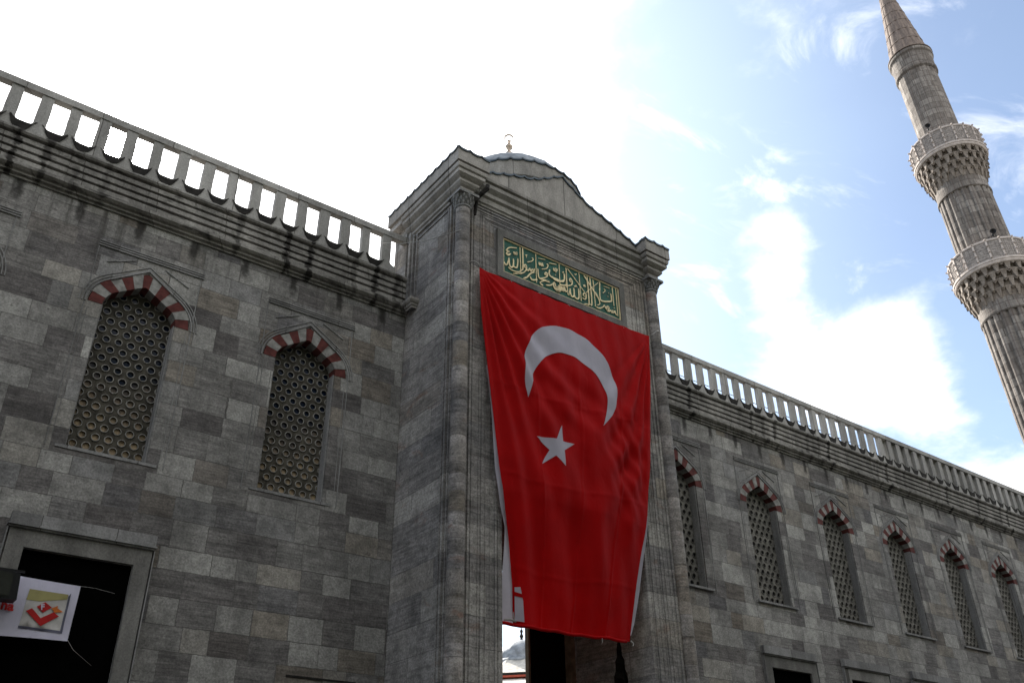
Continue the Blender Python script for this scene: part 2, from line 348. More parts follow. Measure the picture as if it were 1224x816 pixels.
# ------------------------------------------------------------------ mesh helpers
class MB:
    """collects faces; every shape goes to ONE mesh"""
    def __init__(s): s.v = []; s.f = []; s.m = []; s.mi = 0; s.sm = []; s.smooth = False
    def add(s, vs, fs):
        o = len(s.v); s.v += [tuple(q) for q in vs]
        for f in fs: s.f.append(tuple(i+o for i in f)); s.m.append(s.mi); s.sm.append(s.smooth)
    def box(s, x0, x1, y0, y1, z0, z1):
        s.add([(x0, y0, z0), (x1, y0, z0), (x1, y1, z0), (x0, y1, z0), (x0, y0, z1), (x1, y0, z1), (x1, y1, z1), (x0, y1, z1)],
              [(0, 3, 2, 1), (4, 5, 6, 7), (0, 1, 5, 4), (1, 2, 6, 5), (2, 3, 7, 6), (3, 0, 4, 7)])
    def prism(s, pts, y0, y1):
        """polygon in (x,z), thickness y0(front) to y1"""
        n = len(pts); tri = tessellate_polygon([[Vector((a, b, 0)) for a, b in pts]])
        vs = [(a, y0, b) for a, b in pts]+[(a, y1, b) for a, b in pts]
        fs = [tuple(q) for q in tri]+[tuple(i+n for i in reversed(q)) for q in tri]+[(i, (i+1) % n, (i+1) % n+n, i+n) for i in range(n)]
        s.add(vs, fs)
    def loft(s, rings, closed=True, caps=True):
        n = len(rings[0]); vs = [p for r in rings for p in r]; fs = []
        for k in range(len(rings)-1):
            for i in range(n if closed else n-1):
                j = (i+1) % n; fs.append((k*n+i, k*n+j, (k+1)*n+j, (k+1)*n+i))
        if caps and closed: fs += [tuple(reversed(range(n))), tuple(range((len(rings)-1)*n, len(rings)*n))]
        s.add(vs, fs)
    def lathe(s, prof, cx=0, cy=0, n=32, a0=0, caps=True, fn=None):
        rings = []
        for r, z in prof:
            rings.append([(cx+(r*(fn(a0+2*pi*i/n, z) if fn else 1))*cos(a0+2*pi*i/n), cy+(r*(fn(a0+2*pi*i/n, z) if fn else 1))*sin(a0+2*pi*i/n), z) for i in range(n)])
        s.loft(rings, True, caps)
    def tube(s, pts, r, n=6, caps=True):
        pts = [Vector(p) for p in pts]; rings = []
        for i, p in enumerate(pts):
            d = (pts[min(i+1, len(pts)-1)]-pts[max(i-1, 0)]).normalized()
            a = d.cross(Vector((0, 0, 1))); a = a.normalized() if a.length > .01 else Vector((1, 0, 0)); b = d.cross(a)
            rr = r[i] if isinstance(r, (list, tuple)) else r
            rings.append([p+(a*cos(2*pi*k/n)+b*sin(2*pi*k/n))*rr for k in range(n)])
        s.loft(rings, True, caps)
    def sweep(s, path, prof, closed_prof=True, n_side=1):
        """profile (offset, z) swept along a plan polyline; offset goes to the right of the direction of travel, mitred"""
        P = [Vector((a, b)) for a, b in path]; rings = []
        for i, p in enumerate(P):
            ds = []
            if i > 0: ds.append((P[i]-P[i-1]).normalized())
            if i < len(P)-1: ds.append((P[i+1]-P[i]).normalized())
            ns = [Vector((d.y, -d.x)) for d in ds]
            if len(ns) == 2:
                q = ns[0]+ns[1]; q = q/(q.dot(ns[0])) if q.length > 1e-6 else ns[0]
            else: q = ns[0]
            rings.append([(p.x+q.x*o, p.y+q.y*o, z) for o, z in prof])
        n = len(prof); vs = [v for r in rings for v in r]; fs = []
        for k in range(len(rings)-1):
            for i in range(n if closed_prof else n-1):
                j = (i+1) % n; fs.append((k*n+i, (k+1)*n+i, (k+1)*n+j, k*n+j))
        if closed_prof:
            for base in (0, (len(rings)-1)*n):
                tri = tessellate_polygon([[Vector((o, z, 0)) for o, z in prof]])
                fs += [tuple(base+i for i in q) for q in tri]
        s.add(vs, fs)
    def mesh(s, name, mats, loc=(0, 0, 0), recalc=True):
        me = D.meshes.new(name)
        me.from_pydata([(a-loc[0], b-loc[1], c-loc[2]) for a, b, c in s.v], [], s.f)
        for m_ in (mats if isinstance(mats, (list, tuple)) else [mats]): me.materials.append(m_)
        for p, mi, sm in zip(me.polygons, s.m, s.sm): p.material_index = mi; p.use_smooth = sm
        if recalc:
            bm = bmesh.new(); bm.from_mesh(me); bmesh.ops.recalc_face_normals(bm, faces=bm.faces); bm.to_mesh(bm_me := me); bm.free()
        me.update(); return me

def wloc(o):
    v = Vector((0, 0, 0))
    while o is not None: v += o.location; o = o.parent
    return v

def part(name, mb, mats, parent, recalc=True, at=None):
    """a mesh object; coordinates in mb are world coordinates"""
    base = wloc(parent) if parent else Vector((0, 0, 0))
    a = Vector(at) if at else base
    o = D.objects.new(name, mb.mesh(name, mats, a, recalc)); COL.objects.link(o)
    if parent: o.parent = parent
    o.location = a-base
    return o

def tag(o, label=None, cat=None, group=None, kind=None):
    if label: o['label'] = label
    if cat: o['category'] = cat
    if group: o['group'] = group
    if kind: o['kind'] = kind
    return o

def thing(name, label, cat, loc, group=None):
    o = D.objects.new(name, None); COL.objects.link(o); o.location = loc; o.empty_display_size = .3
    return tag(o, label, cat, group)

def arch_pts(a, zs, off=0., n=7, r1=.30, th=radians(58)):
    """four-centred arch, from the left springing to the right springing"""
    c = a-r1; R_ = r1+off; pts = []
    for i in range(n+1):
        q = th*i/n; pts.append((c+R_*cos(q), zs+R_*sin(q)))
    xe, ze = pts[-1]; pts.append((0, ze+xe*cos(th)/sin(th)))
    left = [(-x, z) for x, z in pts[:-1]]
    return left+[pts[-1]]+pts[:-1][::-1]

def resample(pts, n):
    L = [0]
    for a, b in zip(pts, pts[1:]): L.append(L[-1]+math.hypot(b[0]-a[0], b[1]-a[1]))
    out = []
    for i in range(n+1):
        d = L[-1]*i/n; k = 0
        while k < len(L)-2 and L[k+1] < d: k += 1
        f = (d-L[k])/max(L[k+1]-L[k], 1e-9); out.append((pts[k][0]+(pts[k+1][0]-pts[k][0])*f, pts[k][1]+(pts[k+1][1]-pts[k][1])*f))
    return out

# ------------------------------------------------------------------ ground
g = MB(); g.add([(-900, -900, 0), (900, -900, 0), (900, 900, 0), (-900, 900, 0)], [(0, 1, 2, 3)])
tag(part('ground', g, M['ground'], None), kind='structure')

# ------------------------------------------------------------------ shared window meshes (local: centre x = 0, wall face y = 0)
HW, ZS, ZSILL = .52, 8.60, 6.43
inner = arch_pts(HW, ZS); outer = arch_pts(HW, ZS, .20)

def ribbon(mb, A, B, y0, y1):
    """band between polylines A and B in the x,z plane, y0 front"""
    mb.loft([[(a[0], y0, a[1]), (b[0], y0, b[1]), (b[0], y1, b[1]), (a[0], y1, a[1])] for a, b in zip(A, B)])

def grille_mesh(pale):
    mb = MB(); rnd = random.Random(3 if pale else 5); P = .171; rp = P*.866
    z = ZSILL-.02; k = 0
    while z < ZS+.62:
        off = (k % 2)*P/2
        for i in range(-5, 6):
            x = i*P+off+.02
            if abs(x) > HW+.12: continue
            if z > ZS and abs(x) > (HW+.18)*(1-((z-ZS)/.75)**2)**.5 if z < ZS+.74 else True: 
                if z > ZS+.3 or abs(x) > HW+.12: continue
            rh = .047+rnd.uniform(-.003, .003); jx, jz = rnd.uniform(-.003, .003), rnd.uniform(-.003, .003)
            hexa = []
            for q in range(6):
                a = pi/6+q*pi/3; b = a+pi/3; R_ = P/sqrt(3)
                A_ = (x+R_*cos(a), z+R_*sin(a)); B_ = (x+R_*cos(b), z+R_*sin(b)); hexa += [A_, ((A_[0]+B_[0])/2, (A_[1]+B_[1])/2)]
            def ring(r, y): return [(x+jx+r*cos(pi/6+j*pi/6), y, z+jz+r*sin(pi/6+j*pi/6)) for j in range(12)]
            mb.mi = 0; mb.loft([[(a, .205, b) for a, b in hexa], ring(rh+.013, .203)], True, False)
            mb.loft([ring(rh, .190), ring(rh, .216)], True, False)
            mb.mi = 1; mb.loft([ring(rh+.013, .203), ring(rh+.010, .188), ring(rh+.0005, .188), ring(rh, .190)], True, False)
        z += rp; k += 1
    return mb

def arch_mb():
    mb = MB(); n = 13; I = resample(inner, n*3); O = resample(outer, n*3)
    for k in range(n):
        mb.mi = 0 if k % 2 == 0 else 1; gp = .004
        a = I[k*3:k*3+4]; b = O[k*3:k*3+4]; e = .010*((k*7) % 3-1)
        b = [(p[0]+(p[0]-q[0])*e*5, p[1]+(p[1]-q[1])*e*5) for p, q in zip(b, a)]
        pr = -.006-.003*(k % 3)
        mb.loft([[(p[0], pr, p[1]), (q[0], pr, q[1]), (q[0], .5, q[1]), (p[0], .5, p[1])] for p, q in zip(a, b)])
    return mb

def hood_mb():
    mb = MB()
    for o0, o1, y in ((.225, .245, -.022), (.268, .282, -.016), (.31, .324, -.012)):
        A = arch_pts(HW, ZS-.02, o0); B = arch_pts(HW, ZS-.02, o1)
        if o0 == .225: A[8] = (0, A[8][1]+.02); B[8] = (0, B[8][1]+.05)
        ribbon(mb, A, B, y, .01)
    for z0, z1, y in ((9.545, 9.563, -.022), (9.588, 9.603, -.016), (9.628, 9.641, -.012)):
        mb.box(-.76, .80, y, .01, z0, z1)
    for sx in (-1, 1):
        mb.box(sx*.755-.006, sx*.755+.006, -.010, .01, ZSILL-.05, 9.535)
        mb.box(sx*.70-.004, sx*.70+.004, -.006, .01, ZSILL+.1, ZS-.1)
        # short slanting fillets in the spandrels
        mb.prism([(sx*.60, 9.30), (sx*.22, 9.475), (sx*.22, 9.492), (sx*.60, 9.317)], -.016, .01)
    # jamb lip round the opening
    for sx in (-1, 1): mb.box(min(sx*HW, sx*(HW-.018)), max(sx*HW, sx*(HW-.018)), .03, .19, ZSILL, ZS+.02)
    return mb
def sill_mb(d):
    mb = MB(); mb.box(-HW-.12, HW+.14, -d, .2, ZSILL-.045, ZSILL-.003); return mb
def pane_mb():
    mb = MB(); mb.box(-HW-.1, HW+.1, .218, .230, ZSILL-.05, ZS+.6); return mb
WM = {'hood': hood_mb().mesh('window', M['mould']), 'arch': arch_mb().mesh('arch', [M['red'], M['white']]),
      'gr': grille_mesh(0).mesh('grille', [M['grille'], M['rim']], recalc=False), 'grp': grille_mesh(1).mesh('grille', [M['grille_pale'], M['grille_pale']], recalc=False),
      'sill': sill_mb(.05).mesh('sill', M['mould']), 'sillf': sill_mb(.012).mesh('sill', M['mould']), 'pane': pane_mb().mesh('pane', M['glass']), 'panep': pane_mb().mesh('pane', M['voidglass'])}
def lobj(name, me, parent, loc=(0, 0, 0)):
    o = D.objects.new(name, me); COL.objects.link(o); o.parent = parent; o.location = loc; return o

def window(parent, cx, pale):
    w_ = lobj('window', WM['hood'], parent, (cx-wloc(parent).x, 0, 0))
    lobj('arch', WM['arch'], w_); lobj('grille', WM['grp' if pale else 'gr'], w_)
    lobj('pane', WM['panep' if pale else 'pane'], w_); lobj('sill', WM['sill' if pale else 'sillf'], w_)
    return w_

def wall_solid(mb, x0, x1, z0, z1, holes, y0, y1, skip=None):
    outer_ = [(x0, z0), (x1, z0), (x1, z1), (x0, z1)]
    loops = [outer_]+holes; flat_ = [p for L in loops for p in L]
    tri = tessellate_polygon([[Vector((a, b, 0)) for a, b in L] for L in loops])
    n = len(flat_)
    vs = [(a, y0, b) for a, b in flat_]+[(a, y1, b) for a, b in flat_]
    fs = [tuple(t_) for t_ in tri]+[tuple(i+n for i in t_) for t_ in tri]
    o = 0
    for li, L in enumerate(loops):
        for i in range(len(L)):
            j = (i+1) % len(L)
            if skip and skip(li, L[i], L[j]): continue
            fs.append((o+i, o+j, o+j+n, o+i+n))
        o += len(L)
    mb.add(vs, fs)

def win_hole(cx):
    return [(cx-HW, ZSILL), (cx-HW, ZS)]+[(cx+x, z) for x, z in outer]+[(cx+HW, ZS), (cx+HW, ZSILL)]

def lower_opening(parent, x0, x1, z0, z1, label=None):
    """marble frame of a rectangular opening with a moulded cap"""
    mb = MB(); jw = .20
    mb.box(x0-jw, x0, -.05, .18, z0, z1+.002); mb.box(x1, x1+jw, -.052, .18, z0, z1+.002)
    mb.box(x0-jw, x1+jw, -.047, .18, z1+.004, z1+.22)
    f = part('lower_window', mb, M['marble'], parent, at=(x0, 0, z0))
    c = MB(); e = jw+.02
    c.box(x0-e, x1+e, -.075, .0, z1+.224, z1+.245); c.box(x0-e-.02, x1+e+.02, -.10, .0, z1+.248, z1+.27)
    c.box(x0-e, x1+e, -.085, .0, z1+.273, z1+.41)
    c.box(x0-e-.012, x0-e, -.06, 0, z0, z1+.22); c.box(x1+e, x1+e+.012, -.06, 0, z0, z1+.22)
    part('lintel_cap', c, M['mould'], f)
    v = MB(); v.box(x0, x1, .03, .10, z0, z1); part('dark_panel', v, M['dark'], f)  # black panel painting the unlit opening behind the frame
    s = MB(); s.box(x0-.1, x1+.1, -.08, .18, z0-.12, z0-.004); part('sill', s, M['marble'], f)
    return f

STR = [(0, 10.17), (.03, 10.17), (.035, 10.20), (.075, 10.215), (.08, 10.245), (.12, 10.26), (.155, 10.29), (.16, 10.335), (.10, 10.36)]
CORN = STR+[(.03, 10.40), (.045, 10.41), (.045, 10.49), (.0, 10.495), (.0, 10.52), (.06, 10.53), (.06, 10.605), (.015, 10.61), (.015, 10.635), (.075, 10.64), (.075, 10.72), (.03, 10.725), (.03, 10.75),
        (.09, 10.755), (.09, 10.83), (.05, 10.835), (.05, 10.86), (.12, 10.87), (.14, 10.90), (.135, 10.935), (.05, 10.965), (.0, 10.985), (-.3, 10.985)]
PIT = .42
def cornice(parent, x0, x1):
    mb = MB(); n = max(1, int((x1-x0)/1.15)); rnd = random.Random(int(x0*10)+5)
    xs = [x0+(x1-x0)*i/n for i in range(n+1)]
    for a, b in zip(xs, xs[1:]):     # separate stones, very slightly out of line
        d = rnd.uniform(-.006, .006)
        mb.sweep([(a+.002, 0), (b-.002, 0)], [(o+(d if o > .05 else 0), z) for o, z in CORN])
    part('cornice', mb, M['trim'], parent)

def baluster_mesh(h, sk, seed):
    rd = random.Random(seed)
    mb = MB(); P = PIT/2-.001; z0, z1 = 10.986, 11.80
    pts = [(-P, z0), (P, z0), (P, 11.155)]
    for k in range(1, 7):
        q = pi/2*k/6; pts.append((P-(P-h)*sin(q)+rd.uniform(-.004, .004), 11.155+.085*(1-cos(q))))
    for k in range(1, 5): pts.append((h+sk*k/5+rd.uniform(-.005, .005), 11.24+.52*k/5))
    pts += [(h+sk, z1-.01), (-h+sk, z1-.01)]
    for k in range(4, 0, -1): pts.append((-h+sk*k/5+rd.uniform(-.005, .005), 11.24+.52*k/5))
    for k in range(6, 0, -1):
        q = pi/2*k/6; pts.append((-P+(P-h)*sin(q)+rd.uniform(-.004, .004), 11.155+.085*(1-cos(q))))
    pts.append((-P, 11.155))
    mb.prism(pts, 0, .095)
    return mb.mesh('baluster', M['rail'], (0, 0, z0))
BAL = [baluster_mesh(.086, 0, 1), baluster_mesh(.092, .006, 2), baluster_mesh(.080, -.006, 3), baluster_mesh(.088, .003, 4)]

def balustrade(parent, xs, x0, x1, blind_from=None):
    mb = MB(); n = max(1, int((x1-x0)/1.26)); rnd = random.Random(8)
    for i in range(n):
        a = x0+(x1-x0)*i/n; b = x0+(x1-x0)*(i+1)/n; d = rnd.uniform(-.004, .004)
        mb.box(a, b, -.02+d, .11, 11.795, 11.915+d)
    b_ = part('balustrade', mb, M['rail'], parent)
    base = wloc(parent)
    for i, x in enumerate(xs):
        lobj('baluster', BAL[rnd.randrange(4)], b_, (x-base.x, rnd.uniform(-.008, .008), 10.986))
    fl = MB()
    for a, b in zip(xs, xs[1:]):     # black lead lining sagging in every scoop
        c = (a+b)/2; hw = (b-a)/2-.03; up = []; lo = []
        dp_ = rnd.uniform(.10, .17); sk_ = rnd.uniform(-.03, .03)
        for k in range(11):
            s = -1+2*k/10; up.append((c+hw*s, 11.168+.07*abs(s)**4)); lo.append((c+hw*s*(.97-.35*(1-abs(s)))+sk_, 11.168+.07*abs(s)**4-.012-dp_*max(0, 1-abs(s)**3.2)+rnd.uniform(-.008, .006)))
        ribbon(fl, up, lo, -.016, .06)
    part('lead_flashing', fl, M['soot_and_shade'], b_)
    if blind_from:
        p = MB(); p.box(blind_from, x1, .091, .15, 11.12, 11.79); part('blind_panel', p, M['rail'], b_)
    return b_

def blackout_gallery(parent, x0, x1, yb, lo=None):  # closed shell added behind the wall to keep the openings dark
    mb = MB()
    mb.box(x0, x1, yb, yb+.3, 0, 10.6); mb.box(x0, x1, .9, yb, 10.3, 10.6); mb.box(x0-.3, x0, .9, yb+.3, 0, 10.6); mb.box(x1, x1+.3, .9, yb+.3, 0, 10.6)
    part('blackout_gallery', mb, M['blackout_gallery'], parent)

# ------------------------------------------------------------------ left wall
LW = thing('courtyard_wall', 'grey ashlar wall left of the gateway, under the balustrade that the sun glares through', 'wall', (-6, 0, 0), None)
wl = [-5.58, -2.96, -.34, 2.28, 4.90]
lows = [(-3.6, -2.3, 2.3, 5.03), (1.60, 2.90, 2.3, 5.03)]
mb = MB(); wall_solid(mb, -19, 6.66, 0, 10.75, [win_hole(c) for c in wl]+[[(a, c), (a, d), (b, d), (b, c)] for a, b, c, d in lows], 0, .9)
part('wall', mb, M['wall'], LW)
for c in wl: window(LW, c, False)
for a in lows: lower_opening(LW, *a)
cornice(LW, -19, 6.66)
xs = [3.245+PIT*k for k in range(-24, 8)]
balustrade(LW, xs, xs[0]-.2, 6.665)
blackout_gallery(LW, -18.6, 6.2, 5)
# thin black strip drawing a dark joint low on the wall
mb = MB(); mb.box(5.15, 6.2, -.012, .0, 3.90, 3.925); part('dark_joint', mb, M['soot_and_shade'], LW)

# ------------------------------------------------------------------ right wall
RW = thing('courtyard_wall', 'long grey ashlar wall running right from the gateway towards the minaret', 'wall', (11.34, 0, 0), None)
wr = [13.38, 16.03, 18.76, 21.39, 24.0, 26.63, 29.25, 31.9, 34.5, 37.1, 39.8, 42.4]
lowr = [(15.48, 16.74, 2.3, 5.08), (18.13, 19.38, 2.3, 5.10), (20.75, 22.0, 2.3, 5.10), (23.4, 24.65, 2.3, 5.1), (26.0, 27.25, 2.3, 5.1)]
mb = MB(); wall_solid(mb, 11.34, 50, 0, 10.75, [win_hole(c) for c in wr]+[[(a, c), (a, d), (b, d), (b, c)] for a, b, c, d in lowr], 0, .9)
part('wall', mb, M['wall'], RW)
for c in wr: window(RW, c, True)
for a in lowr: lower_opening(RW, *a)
cornice(RW, 11.34, 50)
xs = [11.62+.015+PIT*k for k in range(0, 90)]
balustrade(RW, xs, 11.34, 50, 21.9)
blackout_gallery(RW, 12.7, 49.5, 3.8)

# ------------------------------------------------------------------ gateway
GX = 9.0
GW = thing('gateway', 'tall marble gateway with a gable and corner colonnettes, the red flag hanging on its front', 'gateway', (GX, 0, 0), None)
NW, NS = 1.46, 6.4
nar = arch_pts(NW, NS, 0, 8, .85)
hole = [(GX-NW, .02), (GX-NW, NS)]+[(GX+x, z) for x, z in nar[1:-1]]+[(GX+NW, NS), (GX+NW, .02)]
mb = MB()
wall_solid(mb, 6.67, 11.33, 0, 12.3, [hole], -1.7, .45, skip=lambda li, a, b: li == 1 and abs(a[0]-(GX+NW)) < .01 and abs(b[0]-(GX+NW)) < .01)
# right reveal with the side niche cut in it
prof = [(0, 4.92), (.03, 4.80), (.06, 4.72), (.06, 4.60), (.11, 4.52), (.11, 4.38), (.16, 4.30), (.16, 4.16), (.21, 4.08), (.21, 3.9), (.27, 3.8), (.27, 3.4), (.32, 3.3), (.32, 1.2)]
cy = -.93
nh = [(cy-a, z) for a, z in reversed(prof)]+[(cy+a, z) for a, z in prof[1:]]
rect = [(-1.7, .02), (.45, .02), (.45, NS), (-1.7, NS)]
tri = tessellate_polygon([[Vector((a, b, 0)) for a, b in L] for L in (rect, nh)])
mb.add([(GX+NW, a, b) for a, b in rect+nh], [tuple(q) for q in tri])
part('body', mb, M['portal'], GW)
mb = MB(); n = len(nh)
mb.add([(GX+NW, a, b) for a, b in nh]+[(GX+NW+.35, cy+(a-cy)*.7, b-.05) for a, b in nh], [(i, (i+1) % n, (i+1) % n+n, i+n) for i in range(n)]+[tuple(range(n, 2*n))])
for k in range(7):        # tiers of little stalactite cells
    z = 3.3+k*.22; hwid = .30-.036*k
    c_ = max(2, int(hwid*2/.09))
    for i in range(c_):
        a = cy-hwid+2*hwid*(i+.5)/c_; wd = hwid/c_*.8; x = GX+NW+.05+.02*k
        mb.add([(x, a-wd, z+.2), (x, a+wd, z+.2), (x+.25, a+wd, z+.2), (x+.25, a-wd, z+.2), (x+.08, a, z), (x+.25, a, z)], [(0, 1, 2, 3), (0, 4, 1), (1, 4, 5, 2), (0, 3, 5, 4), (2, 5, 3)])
part('side_niche', mb, M['soot_and_shade'], GW)  # niche lining coloured near black throughout

# fillets running up the piers and across the front, round the flag and the inscription
mb = MB()
def frame_rect(mb, x0, x1, zb, zt, wd, pr, top=True):
    mb.box(x0, x0+wd, -1.70-pr, -1.69, zb, zt); mb.box(x1-wd, x1, -1.70-pr, -1.69, zb, zt)
    if top: mb.box(x0+wd, x1-wd, -1.70-pr, -1.69, zt-wd, zt)
for x0, zt, wd, pr in ((6.905, 11.78, .035, .026), (6.97, 11.74, .05, .012), (7.10, 11.66, .02, .010), (7.15, 11.62, .05, .016), (7.23, 11.56, .015, .008), (7.31, 11.50, .012, .008)):
    frame_rect(mb, x0, 18-x0, .02, zt, wd, pr)
for x0, wd, pr in ((7.40, .03, .02), (7.46, .012, .012)):
    for s in (0, 1):
        a = x0 if not s else 18-x0-wd
        mb.box(a, a+wd, -1.70-pr, -1.69, .02, 10.1)
part('front_mouldings', mb, M['portal'], GW)
# inscription surround, four mitred pieces
mb = MB(); X0, X1, Z0, Z1 = 7.565, 10.345, 10.55, 11.30; e = .125
for pts in ([(X0, Z0), (X0, Z1), (X0-e, Z1+e+.02), (X0-e, Z0-e)], [(X1, Z0), (X1, Z1), (X1+e, Z1+e+.02), (X1+e, Z0-e)],
            [(X0+.004, Z1), (X1-.004, Z1), (X1+e-.004, Z1+e+.02), (X0-e+.004, Z1+e+.02)], [(X0+.004, Z0), (X1-.004, Z0), (X1+e-.004, Z0-e), (X0-e+.004, Z0-e)]):
    mb.prism(pts, -1.765, -1.69)
part('inscription_surround', mb, M['marble'], GW)

# side panels: string of mouldings on the left and right flanks
for s, X in ((-1, 6.67), (1, 11.33)):
    mb = MB()
    def bx(y0, y1, pr, z0, z1):
        a, b = sorted((X-s*.01, X+s*pr)); mb.box(a, b, y0, y1, z0, z1)
    bx(-.10, -.03, .045, 10.34, 12.02); bx(-.17, -.105, .085, 10.34, 12.02); bx(-.25, -.20, .06, 10.34, 12.02); bx(-.33, -.29, .035, 10.34, 12.02)
    bx(-1.40, -1.37, .03, .02, 11.75); bx(-1.50, -1.45, .045, .02, 11.75); bx(-1.56, -1.53, .02, .02, 11.75)
    bx(-1.36, -.335, .02, 11.72, 11.75)
    part('flank_mouldings', mb, M['portal'], GW)

for X in (6.735, 11.265):
    mb = MB(); mb.smooth = True
    pr = [(.125, .0)]
    for k in range(1, 20): pr += [(.125, k*.60-.012), (.119, k*.60), (.125, k*.60+.012)]
    pr.append((.125, 11.55)); mb.lathe(pr, X, -1.70, 28)
    c = part('colonnette', mb, M['column'], GW, at=(X, -1.70, 0))
    mb = MB()
    mb.lathe([(.125, 11.54), (.145, 11.56), (.145, 11.585), (.128, 11.60)], X, -1.70, 24, caps=True)
    for k, (r0, z0, z1, n_) in enumerate(((.135, 11.60, 11.66, 12), (.155, 11.66, 11.72, 12), (.18, 11.72, 11.78, 12))):
        mb.lathe([(r0-.01, z0), (r0+.025, z1)], X, -1.70, 16)
        for i in range(n_):
            a = 2*pi*(i+.5*(k % 2))/n_; px, py = X+(r0+.01)*cos(a), -1.70+(r0+.01)*sin(a)
            mb.lathe([(.004, z0-.02), (.022, z0+.02), (.026, z1)], px, py, 6)
    sq = .205
    mb.box(X-sq, X+sq, -1.70-sq, -1.70+sq, 11.78, 11.83)
    part('capital', mb, M['mould'], c)

# pier and bay cornices
PC = [(-.05, 11.83), (.035, 11.83), (.04, 11.87), (.07, 11.885), (.075, 11.93), (.06, 11.94), (.105, 11.97), (.14, 12.01), (.145, 12.05), (.125, 12.06), (.17, 12.09), (.215, 12.13), (.22, 12.19), (.195, 12.20), (.24, 12.225), (.25, 12.27), (.25, 12.30), (.225, 12.31), (.225, 12.33), (-.05, 12.33)]
for pth in ([(6.67, -.05), (6.67, -1.76), (6.80, -1.76), (6.80, -1.5)], [(11.20, -1.5), (11.20, -1.76), (11.33, -1.76), (11.33, -.05)]):
    mb = MB(); mb.sweep(pth, PC); part('pier_cornice', mb, M['crown'], GW)
BC = [(-.05, 11.82), (.02, 11.82), (.025, 11.86), (.05, 11.88), (.055, 11.95), (.04, 11.96), (.04, 12.0), (.085, 12.03), (.09, 12.10), (.07, 12.11), (.11, 12.15), (.145, 12.19), (.15, 12.26), (.12, 12.275), (.12, 12.30), (.165, 12.32), (.17, 12.37), (.08, 12.41), (-.05, 12.41)]
mb = MB(); mb.sweep([(6.8, -1.70), (11.2, -1.70)], BC)
part('bay_cornice', mb, M['bay'], GW)
mb = MB(); mb.sweep([(6.575, -.17), (6.575, -.37), (6.672, -.37)], [(o*.62-.01, z) for o, z in STR]+[(-.01, 10.37)]); part('string_return', mb, M['crown'], GW)

def tab(T, z):
    if z >= T[0][0]: return T[0][1]
    for (a, x), (b, y) in zip(T, T[1:]):
        if z >= b: return y+(x-y)*(z-b)/(a-b)
    return T[-1][1]
GT = [(-.0, 13.42), (-.18, 13.31), (-.37, 13.19), (-.6, 13.05), (-.8, 12.96), (-1.1, 12.87), (-1.35, 12.78), (-1.7, 12.64), (-1.95, 12.55)]
LAM = .245
def cusp(s): return .040*(1-abs(sin(pi*s/LAM)))**1.6
def wavy(mb, lead, p0, p1, th, z0, zf, dz=0., proud=.022, lt=.026):
    p0 = Vector(p0); p1 = Vector(p1); L = (p1-p0).length; d = (p1-p0)/L; nr = Vector((d.y, -d.x)); n = int(L/.02)+1
    R_, Q = [], []
    for i in range(n+1):
        s = L*i/n; q = p0+d*s; z = zf(s/L)+cusp(s)+dz; q2 = q-nr*th
        R_.append([(q.x, q.y, z0), (q.x, q.y, z), (q2.x, q2.y, z), (q2.x, q2.y, z0)])
        a = q+nr*proud; b = q2-nr*.01
        Q.append([(a.x, a.y, z-.012), (a.x, a.y, z+lt), (b.x, b.y, z+lt), (b.x, b.y, z+.002)])
    mb.loft(R_); lead.loft(Q)
mb, ld = MB(), MB()
zt = lambda f: 12.57
wavy(mb, ld, (6.40, .43), (6.40, -2.026), .16, 12.332, zt)
wavy(mb, ld, (6.402, -2.03), (7.072, -2.03), .16, 12.3325, zt, .003)
wavy(mb, ld, (7.07, -2.026), (7.07, -1.70), .16, 12.333, zt, -.003)
part('lead_edge', ld, M['lead'], part('parapet', mb, M['crown'], GW))
mb, ld = MB(), MB()
wavy(mb, ld, (10.93, -1.70), (10.93, -2.026), .16, 12.332, zt)
wavy(mb, ld, (10.928, -2.03), (11.602, -2.03), .16, 12.3325, zt, .003)
wavy(mb, ld, (11.60, -2.026), (11.60, .43), .16, 12.333, zt, -.003)
part('lead_edge', ld, M['lead'], part('parapet', mb, M['crown'], GW))
mb, ld = MB(), MB()
wavy(mb, ld, (7.072, -1.76), (10.928, -1.76), .22, 12.40, lambda f: tab(GT, -abs(2*f-1)*1.93)-.02, 0, .03)
part('lead_edge', ld, M['lead'], part('gable', mb, M['crown'], GW))
mb = MB()
mb.add([(7.6, -1.54, 12.45), (GX, -1.54, 13.0), (10.4, -1.54, 12.45), (7.6, -.2, 12.45), (GX, -.2, 12.9), (10.4, -.2, 12.45)], [(0, 1, 4, 3), (1, 2, 5, 4), (0, 2, 1), (3, 4, 5)])
mb.box(6.62, 11.38, -1.60, .6, 12.335, 12.43); mb.box(7.2, 10.8, .46, 1.75, 8.6, 12.43)
part('roof', mb, M['lead'], GW)
# upper flank wall behind the cornice return
for a, c, d, e in ((6.60, 6.669, 6.45, 6.62), (11.331, 11.40, 11.38, 11.55)):
    mb = MB(); mb.box(a, c, .0, .44, 10.5, 12.33); mb.box(d, e, -.048, .43, 12.20, 12.331)
    part('flank_shoulder', mb, M['portal'], GW)

